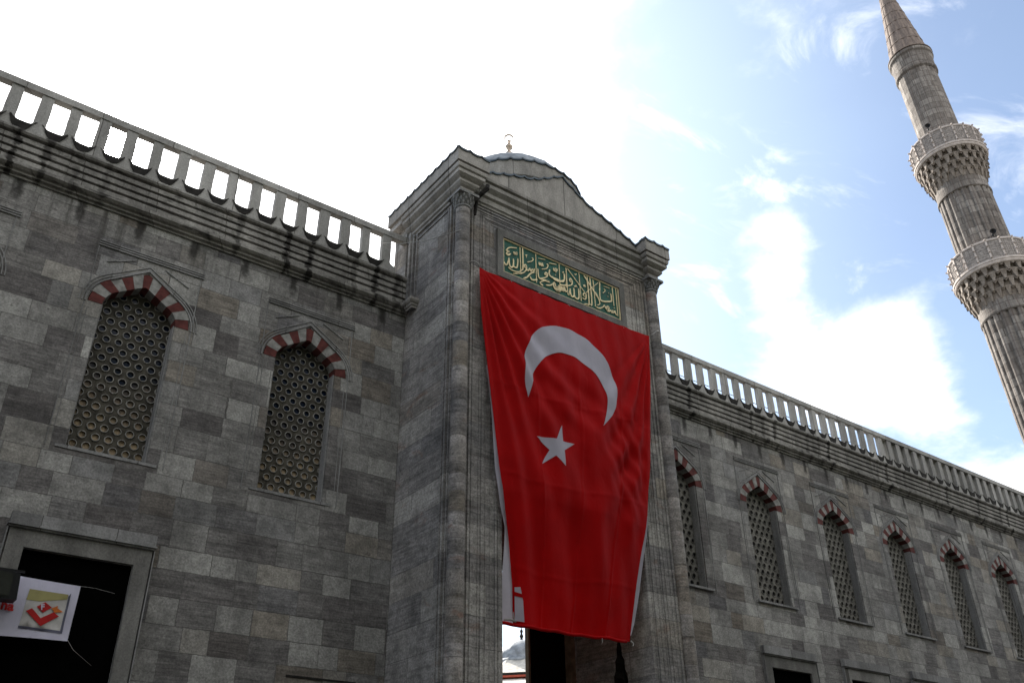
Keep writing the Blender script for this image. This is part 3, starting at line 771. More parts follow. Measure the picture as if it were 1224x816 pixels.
# drum and lead dome
dc = (GX, -.05)
mb, ld = MB(), MB(); n = 480
mb.lathe([(1.36, 12.3), (1.36, 13.22), (1.43, 13.25), (1.45, 13.31), (1.40, 13.33)], *dc, n=96)
R1 = []
for k, (r, zz) in enumerate(((1.44, 13.34), (1.50, 13.40), (1.52, 13.74), (1.38, 13.74))):
    ring = []
    for i in range(n):
        a = 2*pi*i/n; ring.append((dc[0]+r*cos(a), dc[1]+r*sin(a), zz+(cusp(a*1.5*LAM/.2358) if k >= 2 else 0)))
    R1.append(ring)
mb.loft(R1)
dr = part('drum', mb, M['crown'], GW)
L1 = []
for r, o in ((1.50, -.01), (1.548, -.012), (1.548, .022), (1.36, .03)):
    L1.append([(dc[0]+r*cos(2*pi*i/n), dc[1]+r*sin(2*pi*i/n), 13.74+cusp(2*pi*i/n*1.5*LAM/.2358)+o) for i in range(n)])
ld.loft(L1, True, True)
part('lead_edge', ld, M['lead'], dr)
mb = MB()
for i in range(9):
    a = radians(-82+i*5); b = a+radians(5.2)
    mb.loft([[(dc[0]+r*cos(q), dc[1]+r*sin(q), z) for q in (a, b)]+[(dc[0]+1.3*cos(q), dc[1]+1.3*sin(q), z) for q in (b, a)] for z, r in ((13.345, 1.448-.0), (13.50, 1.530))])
part('drum_dark_band', mb, M['soot_and_shade'], dr)  # shade of the recess painted as a black band on the drum
mb = MB(); mb.smooth = True
pr = [(1.40*cos(q), 13.70+1.0*sin(q)) for q in [pi/2*k/12 for k in range(13)]]; pr[-1] = (.02, 14.70)
mb.lathe(pr, *dc, n=96, fn=lambda a, z: 1+.012*max(0, cos(a*16))**12)
dm = part('dome', mb, M['leadpale'], GW)
mb = MB(); mb.smooth = True
mb.lathe([(.16, 14.62), (.12, 14.72), (.07, 14.85), (.05, 15.0), (.05, 15.10), (.10, 15.16), (.115, 15.22), (.10, 15.28), (.045, 15.34), (.04, 15.40), (.085, 15.46), (.09, 15.50), (.04, 15.56), (.03, 15.62), (.05, 15.66), (.02, 15.68)], *dc, n=16)
pts = []; rr = []
for k in range(17):
    a = radians(-90+25+k*310/16); pts.append((dc[0]+.095*cos(a+.0)*.8, dc[1]+.095*cos(a)*-.6, 15.76+.095*sin(a))); rr.append(.006+.016*sin(pi*k/16))
mb.tube(pts, rr, 6)
part('finial', mb, M['brass'], dm)

# doorway inside the niche
mb = MB(); mb.box(GX-NW+.001, GX-NW+.10, .17, .40, .02, 6.1); mb.box(GX+NW-.11, GX+NW-.001, .17, .40, .02, 6.1)
fr = part('door_frame', mb, M['woodedge'], GW)
mb = MB(); mb.prism([(GX-NW+.002, 6.102), (GX-NW+.002, NS)]+[(GX+x*.998, z-.003) for x, z in nar[1:-1]]+[(GX+NW-.002, NS), (GX+NW-.002, 6.102)], .12, .44)
part('tympanum', mb, M['portal'], GW)
mb = MB(); mb.box(9.585, 10.348, .31, .385, .04, 6.09)
for z in (.3, 1.6, 2.9, 4.2): mb.box(9.66, 10.28, .30, .31, z, z+1.1)
dl = part('door_leaf', mb, M['wood'], GW)
mb = MB(); mb.box(9.545, 9.584, .30, .39, .04, 6.09); part('leaf_edge', mb, M['woodedge'], dl)  # lit edge of the leaf painted as a lighter strip
mb = MB(); mb.box(7.66, 7.73, .41, 1.2, .04, 6.05); part('door_leaf', mb, M['wood'], GW)
# lead drain elbow at the head of the left colonnette
mb = MB(); mb.tube([(7.10, -1.93, 12.12), (7.07, -1.95, 12.02), (7.0, -1.90, 11.92), (6.96, -1.80, 11.84), (6.95, -1.76, 11.50)], [.04, .05, .045, .035, .022], 8)
part('drain_pipe', mb, M['soot_and_shade'], GW)

# ------------------------------------------------------------------ inscription panel
SG = thing('inscription_panel', 'green panel with gilded Arabic calligraphy set above the red flag', 'sign', (GX, -1.72, 10.55), None)
mb = MB(); mb.box(X0+.004, X1-.004, -1.722, -1.702, Z0+.004, Z1-.004); part('panel', mb, M['greenpanel'], SG)
mb = MB()
for a in ((X0+.006, X1-.006, Z0+.006, Z0+.028), (X0+.006, X1-.006, Z1-.028, Z1-.006), (X0+.006, X0+.026, Z0+.03, Z1-.03), (X1-.026, X1-.006, Z0+.03, Z1-.03)):
    mb.box(a[0], a[1], -1.742, -1.723, a[2], a[3])
part('border', mb, M['gold'], SG)
STROKES = [[[7.88, 11.2],[7.73, 11.15],[7.67, 11.09],[7.65, 11.05],[7.71, 11.05],[7.67, 11.02],[7.65, 10.98],[7.69, 10.97],[7.74, 11.02]],[[7.81, 11.09],[7.83, 11.04],[7.84, 11.09],[7.86, 11.05],[7.88, 11.11],[7.88, 11.05]],[[7.59, 10.78],[7.63, 10.73],[7.67, 10.78],[7.7, 10.91]],[[7.7, 10.91],[7.71, 10.78],[7.74, 10.73],[7.78, 10.75],[7.8, 10.8],[7.8, 10.93]],[[7.79, 10.8],[7.82, 10.76],[7.87, 10.77],[7.89, 10.83],[7.9, 10.98]],[[7.95, 11.25],[7.96, 10.66]],[[8.01, 11.26],[8.01, 10.84],[7.98, 10.76],[7.9, 10.69],[7.79, 10.67],[7.72, 10.68],[7.69, 10.71]],[[8.09, 10.87],[8.05, 10.85],[8.03, 10.88],[8.07, 10.91],[8.09, 10.87],[8.07, 10.79],[7.99, 10.7],[7.79, 10.61]],[[8.08, 10.82],[8.13, 10.81],[8.16, 10.87],[8.19, 10.82],[8.22, 10.88],[8.25, 10.85],[8.27, 10.91]],[[8.02, 10.6],[8.1, 10.66],[8.18, 10.77],[8.27, 10.84]],[[8.07, 11.13],[8.09, 11.13],[8.11, 11.15]],[[8.1, 11.13],[8.09, 11.08]],[[8.22, 11.13],[8.25, 11.11],[8.21, 11.05],[8.11, 10.99]],[[8.31, 11.25],[8.31, 10.63]],[[8.17, 10.7],[8.2, 10.65],[8.26, 10.66],[8.33, 10.7]],[[8.37, 11.18],[8.53, 11.22]],[[8.38, 11.1],[8.39, 11.04],[8.42, 11.1],[8.43, 11.04],[8.46, 11.11],[8.47, 11.04]],[[8.56, 11.14],[8.59, 11.11],[8.55, 11.03],[8.44, 10.97]],[[8.35, 10.95],[8.36, 10.8],[8.38, 10.74]],[[8.56, 10.89],[8.51, 10.88],[8.53, 10.93],[8.57, 10.92],[8.56, 10.86],[8.47, 10.79],[8.37, 10.75]],[[8.38, 10.74],[8.44, 10.75],[8.61, 10.76],[8.5, 10.74],[8.39, 10.66],[8.46, 10.62]],[[8.45, 10.74],[8.62, 10.75]],[[8.53, 10.66],[8.62, 10.69],[8.7, 10.76],[8.73, 10.81]],[[8.62, 11.18],[8.79, 11.22]],[[8.63, 11.04],[8.61, 10.94],[8.66, 10.89],[8.78, 10.89],[8.9, 10.89],[8.96, 10.93],[8.98, 11.07]],[[8.72, 11.11],[8.73, 11.05],[8.76, 11.1],[8.77, 11.04],[8.79, 11.11]],[[8.75, 10.97],[8.77, 10.96]],[[8.86, 11.26],[8.86, 10.75]],[[9.03, 11.23],[9.01, 10.8]],[[8.93, 11.11],[8.94, 11.1],[8.97, 11.13]],[[8.71, 10.79],[8.71, 10.7],[8.76, 10.65],[8.83, 10.63],[8.81, 10.69],[8.77, 10.67],[8.83, 10.63],[8.87, 10.71]],[[8.87, 10.76],[8.89, 10.68],[8.92, 10.75],[8.94, 10.69],[8.97, 10.76],[8.99, 10.7],[9.02, 10.73]],[[8.86, 10.8],[8.95, 10.82],[9.04, 10.87]],[[9.02, 11.24],[9.04, 10.65]],[[8.68, 10.91],[8.72, 10.87],[8.83, 10.86],[8.94, 10.92],[8.97, 10.97],[8.97, 11.09]],[[8.94, 11.12],[8.96, 11.12]],[[9.15, 10.98],[9.11, 10.97],[9.1, 11.01],[9.13, 11.04],[9.16, 10.99],[9.14, 10.91],[9.02, 10.84],[8.89, 10.81]],[[9.06, 11.24],[9.45, 10.87]],[[9.34, 11.26],[9.36, 10.64]],[[9.23, 11.19],[9.25, 11.18],[9.28, 11.21]],[[9.21, 10.92],[9.22, 10.89],[9.25, 10.94],[9.27, 10.9]],[[9.82, 11.23],[9.45, 10.83]],[[9.46, 11.25],[9.66, 11.02],[9.82, 10.83]],[[9.54, 11.27],[9.55, 10.67],[9.5, 10.62],[9.43, 10.6]],[[9.61, 11.26],[9.62, 10.69],[9.58, 10.64],[9.54, 10.66]],[[9.69, 11.24],[9.71, 10.65]],[[9.86, 11.26],[9.84, 10.9],[9.9, 10.84],[10.08, 10.9],[10.14, 10.95],[10.13, 11.1]],[[9.06, 10.64],[9.1, 10.81]],[[9.1, 10.81],[9.11, 10.68],[9.15, 10.65],[9.19, 10.7],[9.19, 10.86]],[[9.19, 10.71],[9.22, 10.65],[9.29, 10.66],[9.31, 10.74],[9.31, 10.89]],[[9.49, 10.79],[9.43, 10.77],[9.42, 10.81],[9.47, 10.85],[9.49, 10.79],[9.46, 10.71],[9.39, 10.72]],[[9.44, 11.03],[9.45, 10.99],[9.47, 11.04],[9.48, 10.99]],[[9.73, 10.98],[9.8, 10.85],[9.82, 10.75],[9.75, 10.69]],[[10.04, 11.0],[10.06, 11.0]],[[9.96, 11.14],[9.99, 11.11],[9.92, 11.03]],[[9.96, 11.2],[10.11, 11.21]],[[10.07, 11.1],[10.08, 11.08]],[[10.18, 11.26],[10.19, 10.84]],[[10.27, 11.27],[10.27, 10.64]],[[9.73, 10.64],[9.82, 10.65],[9.91, 10.72],[9.94, 10.77]],[[9.94, 10.75],[9.99, 10.69],[10.05, 10.72],[10.04, 10.77],[10.0, 10.75],[10.02, 10.66],[10.1, 10.71]],[[10.1, 10.71],[10.12, 10.66],[10.15, 10.72],[10.16, 10.67],[10.2, 10.73],[10.22, 10.67],[10.25, 10.66]],[[10.18, 10.79],[10.21, 10.79]],[[8.74, 10.79],[8.76, 10.69],[8.82, 10.66],[8.8, 10.73],[8.74, 10.7]],[[8.83, 10.78],[8.86, 10.67],[8.9, 10.77],[8.93, 10.69],[8.96, 10.79],[8.99, 10.7]],[[8.73, 11.12],[8.75, 11.06],[8.78, 11.13],[8.79, 11.07],[8.81, 11.13]],[[8.76, 10.99],[8.77, 10.98]]]
mb = MB()
def brush(mb, P, y, wd):
    """a flat pen stroke: ribbon of constant width with pointed ends"""
    if len(P) > 2:
        Q = []
        E = [P[0]]+P+[P[-1]]
        for i in range(1, len(E)-2):
            a, b, c, d = E[i-1:i+3]
            for k in range(4):
                q = k/4; Q.append(tuple(.5*((2*b[j])+(-a[j]+c[j])*q+(2*a[j]-5*b[j]+4*c[j]-d[j])*q*q+(-a[j]+3*b[j]-3*c[j]+d[j])*q**3) for j in (0, 1)))
        Q.append(P[-1])
    else: Q = P
    rows = []
    for i, p in enumerate(Q):
        a, b = Q[max(0, i-1)], Q[min(len(Q)-1, i+1)]; dx, dz = b[0]-a[0], b[1]-a[1]; L = math.hypot(dx, dz) or 1
        w_ = wd*(.55 if i in (0, len(Q)-1) else 1)*(1+.25*(dx/L))
        nx, nz = -dz/L*w_, dx/L*w_
        rows.append([(p[0]+nx, y, p[1]+nz), (p[0]-nx, y, p[1]-nz), (p[0]-nx, y+.012, p[1]-nz), (p[0]+nx, y+.012, p[1]+nz)])
    mb.loft(rows)
for i, st in enumerate(STROKES):
    L = sum(math.hypot(b[0]-a[0], b[1]-a[1]) for a, b in zip(st, st[1:]))
    brush(mb, [tuple(p) for p in st], -1.738-.0004*(i % 9), .0125 if L > .35 else (.0105 if L > .17 else .0075))
part('calligraphy', mb, M['gold'], SG)

# ------------------------------------------------------------------ flag
LE = [(10.37, 7.01), (9.55, 7.05), (8.64, 7.16), (7.64, 7.29), (6.83, 7.40), (6.33, 7.50), (5.73, 7.62), (5.14, 7.72), (4.61, 7.77)]
RE = [(10.41, 10.98), (9.51, 10.91), (8.62, 10.80), (7.61, 10.66), (6.74, 10.49), (6.07, 10.32), (5.52, 10.20), (5.06, 10.12), (4.65, 10.05)]
def tab(T, z):
    if z >= T[0][0]: return T[0][1]
    for (a, x), (b, y) in zip(T, T[1:]):
        if z >= b: return y+(x-y)*(z-b)/(a-b)
    (a, x), (b, y) = T[-2:]; return y+(y-x)*(b-z)/(a-b)
def sm(a, b, x): q = min(1, max(0, (x-a)/(b-a))); return q*q*(3-2*q)
def flagY(x, z):
    Y = -1.80 if z > 6.5 else -1.80+.20*(6.5-z)/1.9
    xl, xr = tab(LE, z), tab(RE, z); u = (x-xl)/(xr-xl); v = (10.4-z)/5.8
    f = 0
    for cx, sg, angs in ((7.01, 1, ((.10, .022, .030), (.19, .030, .045), (.30, .04, .05), (.47, .05, .045), (.70, .07, .03), (1.0, .08, .02))),
                         (10.98, -1, ((.05, .02, .025), (.13, .03, .04), (.24, .035, .045), (.38, .05, .04), (.60, .07, .03)))):
        dx = (x-cx)*sg; dz = 10.42-z; r = math.hypot(dx, dz); th = atan2(max(dx, 0), max(dz, .001))
        fall = (1-exp(-r*1.1))*exp(-max(0, r-1.0)/3.2)
        for a, w_, am in angs: f += 1.7*am*fall*(exp(-((th-a)/w_)**2)-.6*exp(-((th-a-w_*1.6)/w_)**2))
    # swags across the lower half, sagging in the middle
    q = z+.55*(1-(2*u-1)**2)
    lowm = sm(8.2, 6.4, z)
    f += lowm*(.012*sin(q*4.3+1.1*sin(u*3))+.02*(abs(sin(q*1.9+.5))**8))*sin(pi*min(max(u, 0), 1))
    # long hanging folds and the packing creases of the cloth
    f += (.030*sin(u*9.5+.8*sin(v*3.)+.4)+.016*sin(u*21.+1.5*v))*sm(.12, .6, v)
    for c0 in (.50, .24, .77): f += .016*exp(-((u-c0-.02*sin(v*4))/.006)**2)*sm(.2, .4, v)
    for c0 in (.36, .62, .86): f += .007*exp(-((v-c0-.01*sin(u*5))/.006)**2)
    # bunched wrinkles by the right edge
    wr = exp(-((x-10.05)/.45)**2-((z-7.6)/.9)**2)
    f += wr*(.040*sin((z*1.0-(x)*.9)*9)+.018*sin((z+x*1.5)*13))
    wr = exp(-((x-8.8)/.7)**2-((z-8.4)/.55)**2); f += wr*.018*sin((z*1.2+x*.6)*11)
    # vertical ripples, stronger low
    f += .014*sin(x*7.5+.6*sin(z*1.3))*sm(0, .4, v)+.008*sin(x*17+z*2)
    ed = sm(0, .05, u)*sm(1, .95, u)
    f = f*(.45+.55*ed)
    bulge = -.10*sin(pi*min(max(u, 0), 1))*sin(pi*min(max(v, 0), 1))
    return min(Y-f*.9+bulge-.02, -1.715 if z > 6.5 else 9)
FL = thing('flag', 'huge red flag with a white crescent and star hanging down the gateway front', 'flag', (9.0, -1.8, 4.6), None)
mb = MB(); mb.smooth = True; NU, NV = 170, 240; vs, fs = [], []
for j in range(NV+1):
    v = j/NV
    for i in range(NU+1):
        u = i/NU; zt_ = 10.37+.04*u-.035*sin(pi*u)-.012*abs(sin(u*pi*6)); zb = 4.61+.04*u-.02*sin(pi*u*1.0)
        z = zt_+(zb-zt_)*v; x = tab(LE, z)+(tab(RE, z)-tab(LE, z))*u; vs.append((x, flagY(x, z), z))
for j in range(NV):
    for i in range(NU): a = j*(NU+1)+i; fs.append((a, a+1, a+NU+2, a+NU+1))
mb.add(vs, fs); field = part('field', mb, M['flagred'], FL, recalc=False)

def catmull(P, n=6, closed=False):
    out = []
    for i in range(len(P)-1):
        a = P[max(i-1, 0)]; b = P[i]; c = P[i+1]; d = P[min(i+2, len(P)-1)]
        for k in range(n):
            q = k/n; out.append(tuple(.5*((2*b[j])+(-a[j]+c[j])*q+(2*a[j]-5*b[j]+4*c[j]-d[j])*q*q+(-a[j]+3*b[j]-3*c[j]+d[j])*q**3) for j in (0, 1)))
    out.append(P[-1]); return out
def overlay(name, poly, parent, mat_, yf, step=.045):
    xs_ = [p[0] for p in poly]; zs_ = [p[1] for p in poly]
    def inside(x, z):
        c = False
        for (x1, z1), (x2, z2) in zip(poly, poly[1:]+poly[:1]):
            if (z1 > z) != (z2 > z) and x < (x2-x1)*(z-z1)/(z2-z1)+x1: c = not c
        return c
    V = [Vector(p) for p in poly]; n = len(V); E = [(i, (i+1) % n) for i in range(n)]
    x = min(xs_)
    while x < max(xs_):
        z = min(zs_)
        while z < max(zs_):
            if inside(x, z) and min((Vector((x, z))-q).length for q in V[:n]) > step*.5: V.append(Vector((x+.0007, z+.0003)))
            z += step
        x += step
    r = delaunay_2d_cdt(V, E, [list(range(n))], 1, 1e-5)
    mb = MB(); mb.smooth = True; mb.add([(p.x, yf(p.x, p.y), p.y) for p in r[0]], [tuple(f) for f in r[2]])
    return part(name, mb, mat_, parent, recalc=False)
co = catmull([(7.95, 8.17), (7.88, 8.45), (7.88, 8.75), (7.96, 9.14), (8.2, 9.54), (8.56, 9.75), (8.98, 9.80), (9.41, 9.69), (9.77, 9.43), (9.93, 9.06), (9.92, 8.72), (9.76, 8.36), (9.48, 8.05)])
ci = catmull([(9.48, 8.05), (9.62, 8.43), (9.645, 8.75), (9.50, 9.0), (9.25, 9.16), (8.95, 9.25), (8.59, 9.20), (8.29, 9.0), (8.08, 8.65), (7.95, 8.17)])
fy = lambda x, z: flagY(x, z)-.010
overlay('crescent', co[:-1]+ci[:-1], FL, M['flagwhite'], fy)
tips = [(8.635, 7.86), (8.87, 7.58), (8.62, 7.12), (8.20, 7.08), (8.125, 7.54)]
def isect(a, b, c, d):
    r = (b[0]-a[0], b[1]-a[1]); s = (d[0]-c[0], d[1]-c[1]); k = r[0]*s[1]-r[1]*s[0]; t_ = ((c[0]-a[0])*s[1]-(c[1]-a[1])*s[0])/k
    return (a[0]+r[0]*t_, a[1]+r[1]*t_)
sp = []
for i in range(5):
    sp.append(tips[i]); sp.append(isect(tips[i], tips[(i+2) % 5], tips[(i+1) % 5], tips[(i-1) % 5]))
def dens(P, n=8):
    o = []
    for a, b in zip(P, P[1:]+P[:1]):
        for k in range(n): o.append((a[0]+(b[0]-a[0])*k/n, a[1]+(b[1]-a[1])*k/n))
    return o
overlay('star', dens(sp), FL, M['flagwhite'], fy)
# white linings showing behind both edges
def strip(name, rows, n=3, back=.03):
    mb = MB(); mb.smooth = True; vs, fs = [], []
    R2 = []
    for (z0, a0, b0), (z1, a1, b1) in zip(rows, rows[1:]):
        for k in range(8): q = k/8; R2.append((z0+(z1-z0)*q, a0+(a1-a0)*q, b0+(b1-b0)*q))
    R2.append(rows[-1])
    for z, a, b in R2:
        for i in range(n+1): x = a+(b-a)*i/n; vs.append((x, flagY(min(max(x, tab(LE, z)), tab(RE, z)), z)+back+.01*sin(z*3+i), z))
    for j in range(len(R2)-1):
        for i in range(n): a = j*(n+1)+i; fs.append((a, a+1, a+n+2, a+n+1))
    mb.add(vs, fs); return part(name, mb, M['flagwhite'], FL, recalc=False)
strip('lining', [(8.55, 7.17, 7.30), (7.64, 7.275, 7.45), (6.82, 7.345, 7.5), (6.31, 7.44, 7.6), (5.95, 7.548, 7.66), (5.71, 7.55, 7.72), (5.12, 7.55, 7.80), (4.64, 7.555, 7.85)])
strip('lining', [(6.95, 10.40, 10.53), (6.37, 10.30, 10.47), (5.88, 10.15, 10.385), (5.4, 10.1, 10.29), (4.93, 10.0, 10.17), (4.75, 9.95, 10.10)])
overlay('white_patch', dens([(7.75, 5.12), (7.84, 5.13), (7.905, 4.94), (7.95, 4.66), (7.79, 4.66)], 4), FL, M['flagwhite'], lambda x, z: flagY(x, z)-.016)
overlay('red_bar', dens([(7.745, 5.055), (7.875, 5.035), (7.885, 4.985), (7.745, 5.0)], 4), FL, M['flagred'], lambda x, z: flagY(x, z)-.024)
mb = MB(); mb.smooth = True
mb.tube([(7.50+.02*i*6.5, flagY(max(7.78, 7.50+.13*i), 4.62)-.0, 4.605+.0018*i+.008*sin(i*1.7)) for i in range(20)], .026, 8)
part('hem', mb, M['flagred'], FL)
mb = MB(); mb.smooth = True
mb.tube([(7.76, -1.62, 5.2), (7.765, -1.64, 4.85), (7.775, -1.66, 4.68), (7.80, -1.67, 4.64)], .010, 6)
part('rope', mb, M['cable'], FL); mb = MB(); mb.smooth = True
mb.tube([(7.62, -1.63, 4.66), (7.72, -1.66, 4.67), (7.78, -1.67, 4.65)], .014, 6)
part('rope', mb, M['cable'], FL)
mb = MB(); mb.smooth = True
mb.tube([(7.01, -1.83, 10.37), (6.98, -1.83, 10.43), (6.93, -1.80, 10.47), (6.88, -1.74, 10.49)], .011, 6)
part('tie_cord', mb, M['cable'], FL); mb = MB(); mb.smooth = True
mb.tube([(10.98, -1.83, 10.41), (11.05, -1.86, 10.46), (11.15, -1.86, 10.55), (11.26, -1.84, 10.62)], .009, 6)
part('tie_cord', mb, M['cable'], FL)
for u in (.17, .33, .5, .66, .83):
    mb = MB(); mb.tube([(7.01+3.97*u, -1.83, 10.345), (7.01+3.97*u, -1.76, 10.40)], .010, 5); part('tie_cord', mb, M['cable'], FL)
mb = MB(); mb.smooth = True
mb.tube([(9.44, -1.66, 4.64), (9.42, -1.68, 4.56), (9.40, -1.68, 4.52)], .004, 4); part('loose_thread', mb, M['cable'], FL); mb = MB(); mb.tube([(10.05, -1.64, 4.66), (10.09, -1.66, 4.62), (10.07, -1.66, 4.58)], .010, 5)
part('loose_thread', mb, M['cable'], FL)

# ------------------------------------------------------------------ banner and lamp before the lower left window
K = 11.88/12.15
def bp(x, z): return (x*K, 1.6+(z-1.6)*K)
BN = thing('banner', 'white vinyl banner with a red and orange logo tied across the lower left window', 'banner', (1.9, -.12, 4.0), None)
def by(x, z): return -.12+.010*sin(x*6+z*3)+.010*sin(x*2.2-z*7)
poly = [bp(.3, 4.80), bp(1.74, 4.735), bp(2.375, 4.722), bp(2.372, 4.06), bp(1.63, 4.035), bp(.3, 4.0)]
overlay('sheet', dens(poly, 10), BN, M['bannerwhite'], by)
def art(name, P, mt, o): return overlay(name, dens([bp(*p) for p in P], 3), BN, mt, lambda x, z: by(x, z)-o, .08)
art('logo_ground', [(1.81, 4.60), (2.26, 4.60), (2.27, 4.17), (1.80, 4.17)], M['bpale'], .004)
art('logo_ground', [(1.815, 4.60), (2.255, 4.60), (2.255, 4.54), (1.95, 4.47), (1.805, 4.47)], M['bolive'], .007)
art('logo_shadow', [(2.285, 4.62), (2.262, 4.58), (2.262, 4.165), (1.79, 4.165), (1.80, 4.14), (2.29, 4.14)], M['bgrey'], .007)
art('logo_mark', [(1.83, 4.34), (1.89, 4.38), (2.01, 4.28), (2.14, 4.37), (2.21, 4.33), (2.03, 4.19)], M['bred'], .011)
art('logo_mark', [(2.02, 4.47), (2.105, 4.42), (2.02, 4.345), (1.935, 4.405)], M['bred'], .011)
art('logo_arrow', [(2.10, 4.41), (2.17, 4.45), (2.17, 4.42), (2.245, 4.385), (2.15, 4.365)], M['borange'], .012)
def text(body, name, size, loc, rot, mt, parent):
    cu = D.curves.new('t', 'FONT'); cu.body = body; cu.size = size; cu.extrude = .001; cu.offset = .004*size/.1
    o = D.objects.new('t', cu); COL.objects.link(o)
    dg = bpy.context.evaluated_depsgraph_get(); me = D.meshes.new_from_object(o.evaluated_get(dg)); D.objects.remove(o)
    me.name = name; me.materials.clear(); me.materials.append(mt)
    me.transform(Matrix.Translation(Vector(loc)-wloc(parent)) @ Matrix.Rotation(rot, 4, 'Y') @ Matrix.Rotation(radians(90), 4, 'X'))
    q = D.objects.new(name, me); COL.objects.link(q); q.parent = parent; return q
a = bp(1.985, 4.375); text('F', 'letter', .085, (a[0], by(*a)-.024, a[1]), radians(-12), M['bannerwhite'], BN)
a = bp(1.55, 4.325); text('na', 'lettering', .15, (a[0], by(*a)-.022, a[1]), radians(2), M['bred'], BN)
for A_, B_ in (((2.37, 4.72), (2.55, 4.73)), ((2.37, 4.07), (2.46, 3.97))):
    mb = MB(); mb.smooth = True; p, q = bp(*A_), bp(*B_); mb.tube([(p[0], -.12, p[1]), (q[0], -.10, q[1]), (q[0]+.25, -.06, q[1]+(-.02 if B_[1] > 4.5 else -.15))], .0022, 5)
    part('cord', mb, M['cable'], BN)
FLD = thing('floodlight', 'black floodlight with a dull glass front hanging before the banner', 'lamp', (1.5, -.35, 4.5), None)
mb = MB(); mb.prism([(1.18, 4.31), (1.625, 4.325), (1.60, 4.62), (1.18, 4.68)], -.42, -.22); part('housing', mb, M['blackmetal'], FLD)
mb = MB(); mb.prism([(1.22, 4.345), (1.535, 4.355), (1.525, 4.60), (1.22, 4.64)], -.428, -.421); part('glass', mb, M['lampglass'], FLD)
mb = MB(); mb.box(1.30, 1.34, -.22, 0, 4.44, 4.48); mb.box(1.15, 1.66, -.26, -.24, 4.675, 4.70); part('bracket', mb, M['blackmetal'], FLD)

# ------------------------------------------------------------------ cables
mb = MB(); mb.smooth = True
mb.tube([(5.95, -.05, 11.50), (6.2, -.4, 11.36), (6.45, -1.0, 11.19), (6.62, -1.83, 10.98)], .008, 5)
tag(part('cable', mb, M['cable'], None, at=(6.3, -.5, 11.3)), 'thin pale cable strung from the left balustrade to the gateway colonnette', 'cable')
mb = MB(); mb.smooth = True
for z, s in ((11.70, .0), (11.55, 2.0), (11.38, 4.)):
    mb.tube([(11.5+i*1.0, .5, z-.05*sin(pi*((i*1.0+s) % 6)/6)) for i in range(11)], .009, 5)
tag(part('cable', mb, M['blackmetal'], None, at=(12, .5, 11.4)), 'dark cables sagging behind the open balusters right of the gateway', 'cable')

# ------------------------------------------------------------------ minaret
MT = thing('minaret', 'slender stone minaret with two stalactite balconies and a pointed cone', 'minaret', (54.94, 6.63, 0), None)
MT.rotation_mode = 'AXIS_ANGLE'; MT.rotation_axis_angle = (radians(1.75), -.939, -.343, 0)
def lp(name, mb, mt, parent, recalc=True): return lobj(name, mb.mesh(name, mt, (0, 0, 0), recalc), parent)
def flute(n, dpt): return lambda a, z: 1-dpt*abs(cos(a*n/2))**6
mb = MB(); mb.lathe([(3.3, 0), (3.3, 9), (2.9, 9.4), (2.9, 14), (2.0, 18)], n=16); lp('base', mb, M['minaret'], MT)
mb = MB(); mb.lathe([(1.86, 18), (1.84, 22), (1.81, 27), (1.78, 31.3)], n=320, fn=flute(22, .075)); mb.lathe([(1.80, 31.3), (1.84, 31.4), (1.84, 31.55), (1.78, 31.6), (1.78, 32.4)], n=48); lp('shaft', mb, M['minaret'], MT)
mb = MB(); mb.lathe([(1.74, 34), (1.72, 38), (1.69, 41.2)], n=320, fn=flute(22, .06)); mb.lathe([(1.69, 41.2), (1.76, 41.25), (1.76, 41.4), (1.69, 41.45), (1.69, 42.6)], n=48); lp('shaft', mb, M['minaret'], MT)
mb = MB(); mb.lathe([(1.46, 44), (1.40, 53.4)], n=16, a0=.1); lp('shaft', mb, M['minaret'], MT)
mb = MB(); mb.lathe([(1.42, 53.3), (1.52, 53.45), (1.52, 53.7), (1.45, 53.8), (1.50, 54.9), (1.62, 55.1), (1.62, 55.3), (1.54, 55.4)], n=32); lp('collar', mb, M['minaret'], MT)
mb = MB(); mb.lathe([(1.64, 55.40), (1.64, 55.47), (1.44, 55.5)], n=48); 
pr = [(1.44-1.40*(z-55.5)/11.3, z) for z in [55.5+11.3*k/12 for k in range(13)]]
mb.lathe(pr, n=180, fn=flute(16, .035))
for k in range(1, 9):
    z = 55.5+k*1.2; r = 1.44-1.40*(z-55.5)/11.3+.012; mb.lathe([(r, z), (r+.008, z+.02), (r-.008, z+.08)], n=48)
cn = lp('cone', mb, M['conelead'], MT)
mb = MB(); mb.smooth = True; mb.lathe([(.10, 66.7), (.16, 66.95), (.05, 67.2), (.12, 67.5), (.04, 67.8), (.02, 68.6)], n=12); lp('finial', mb, M['brass'], cn)
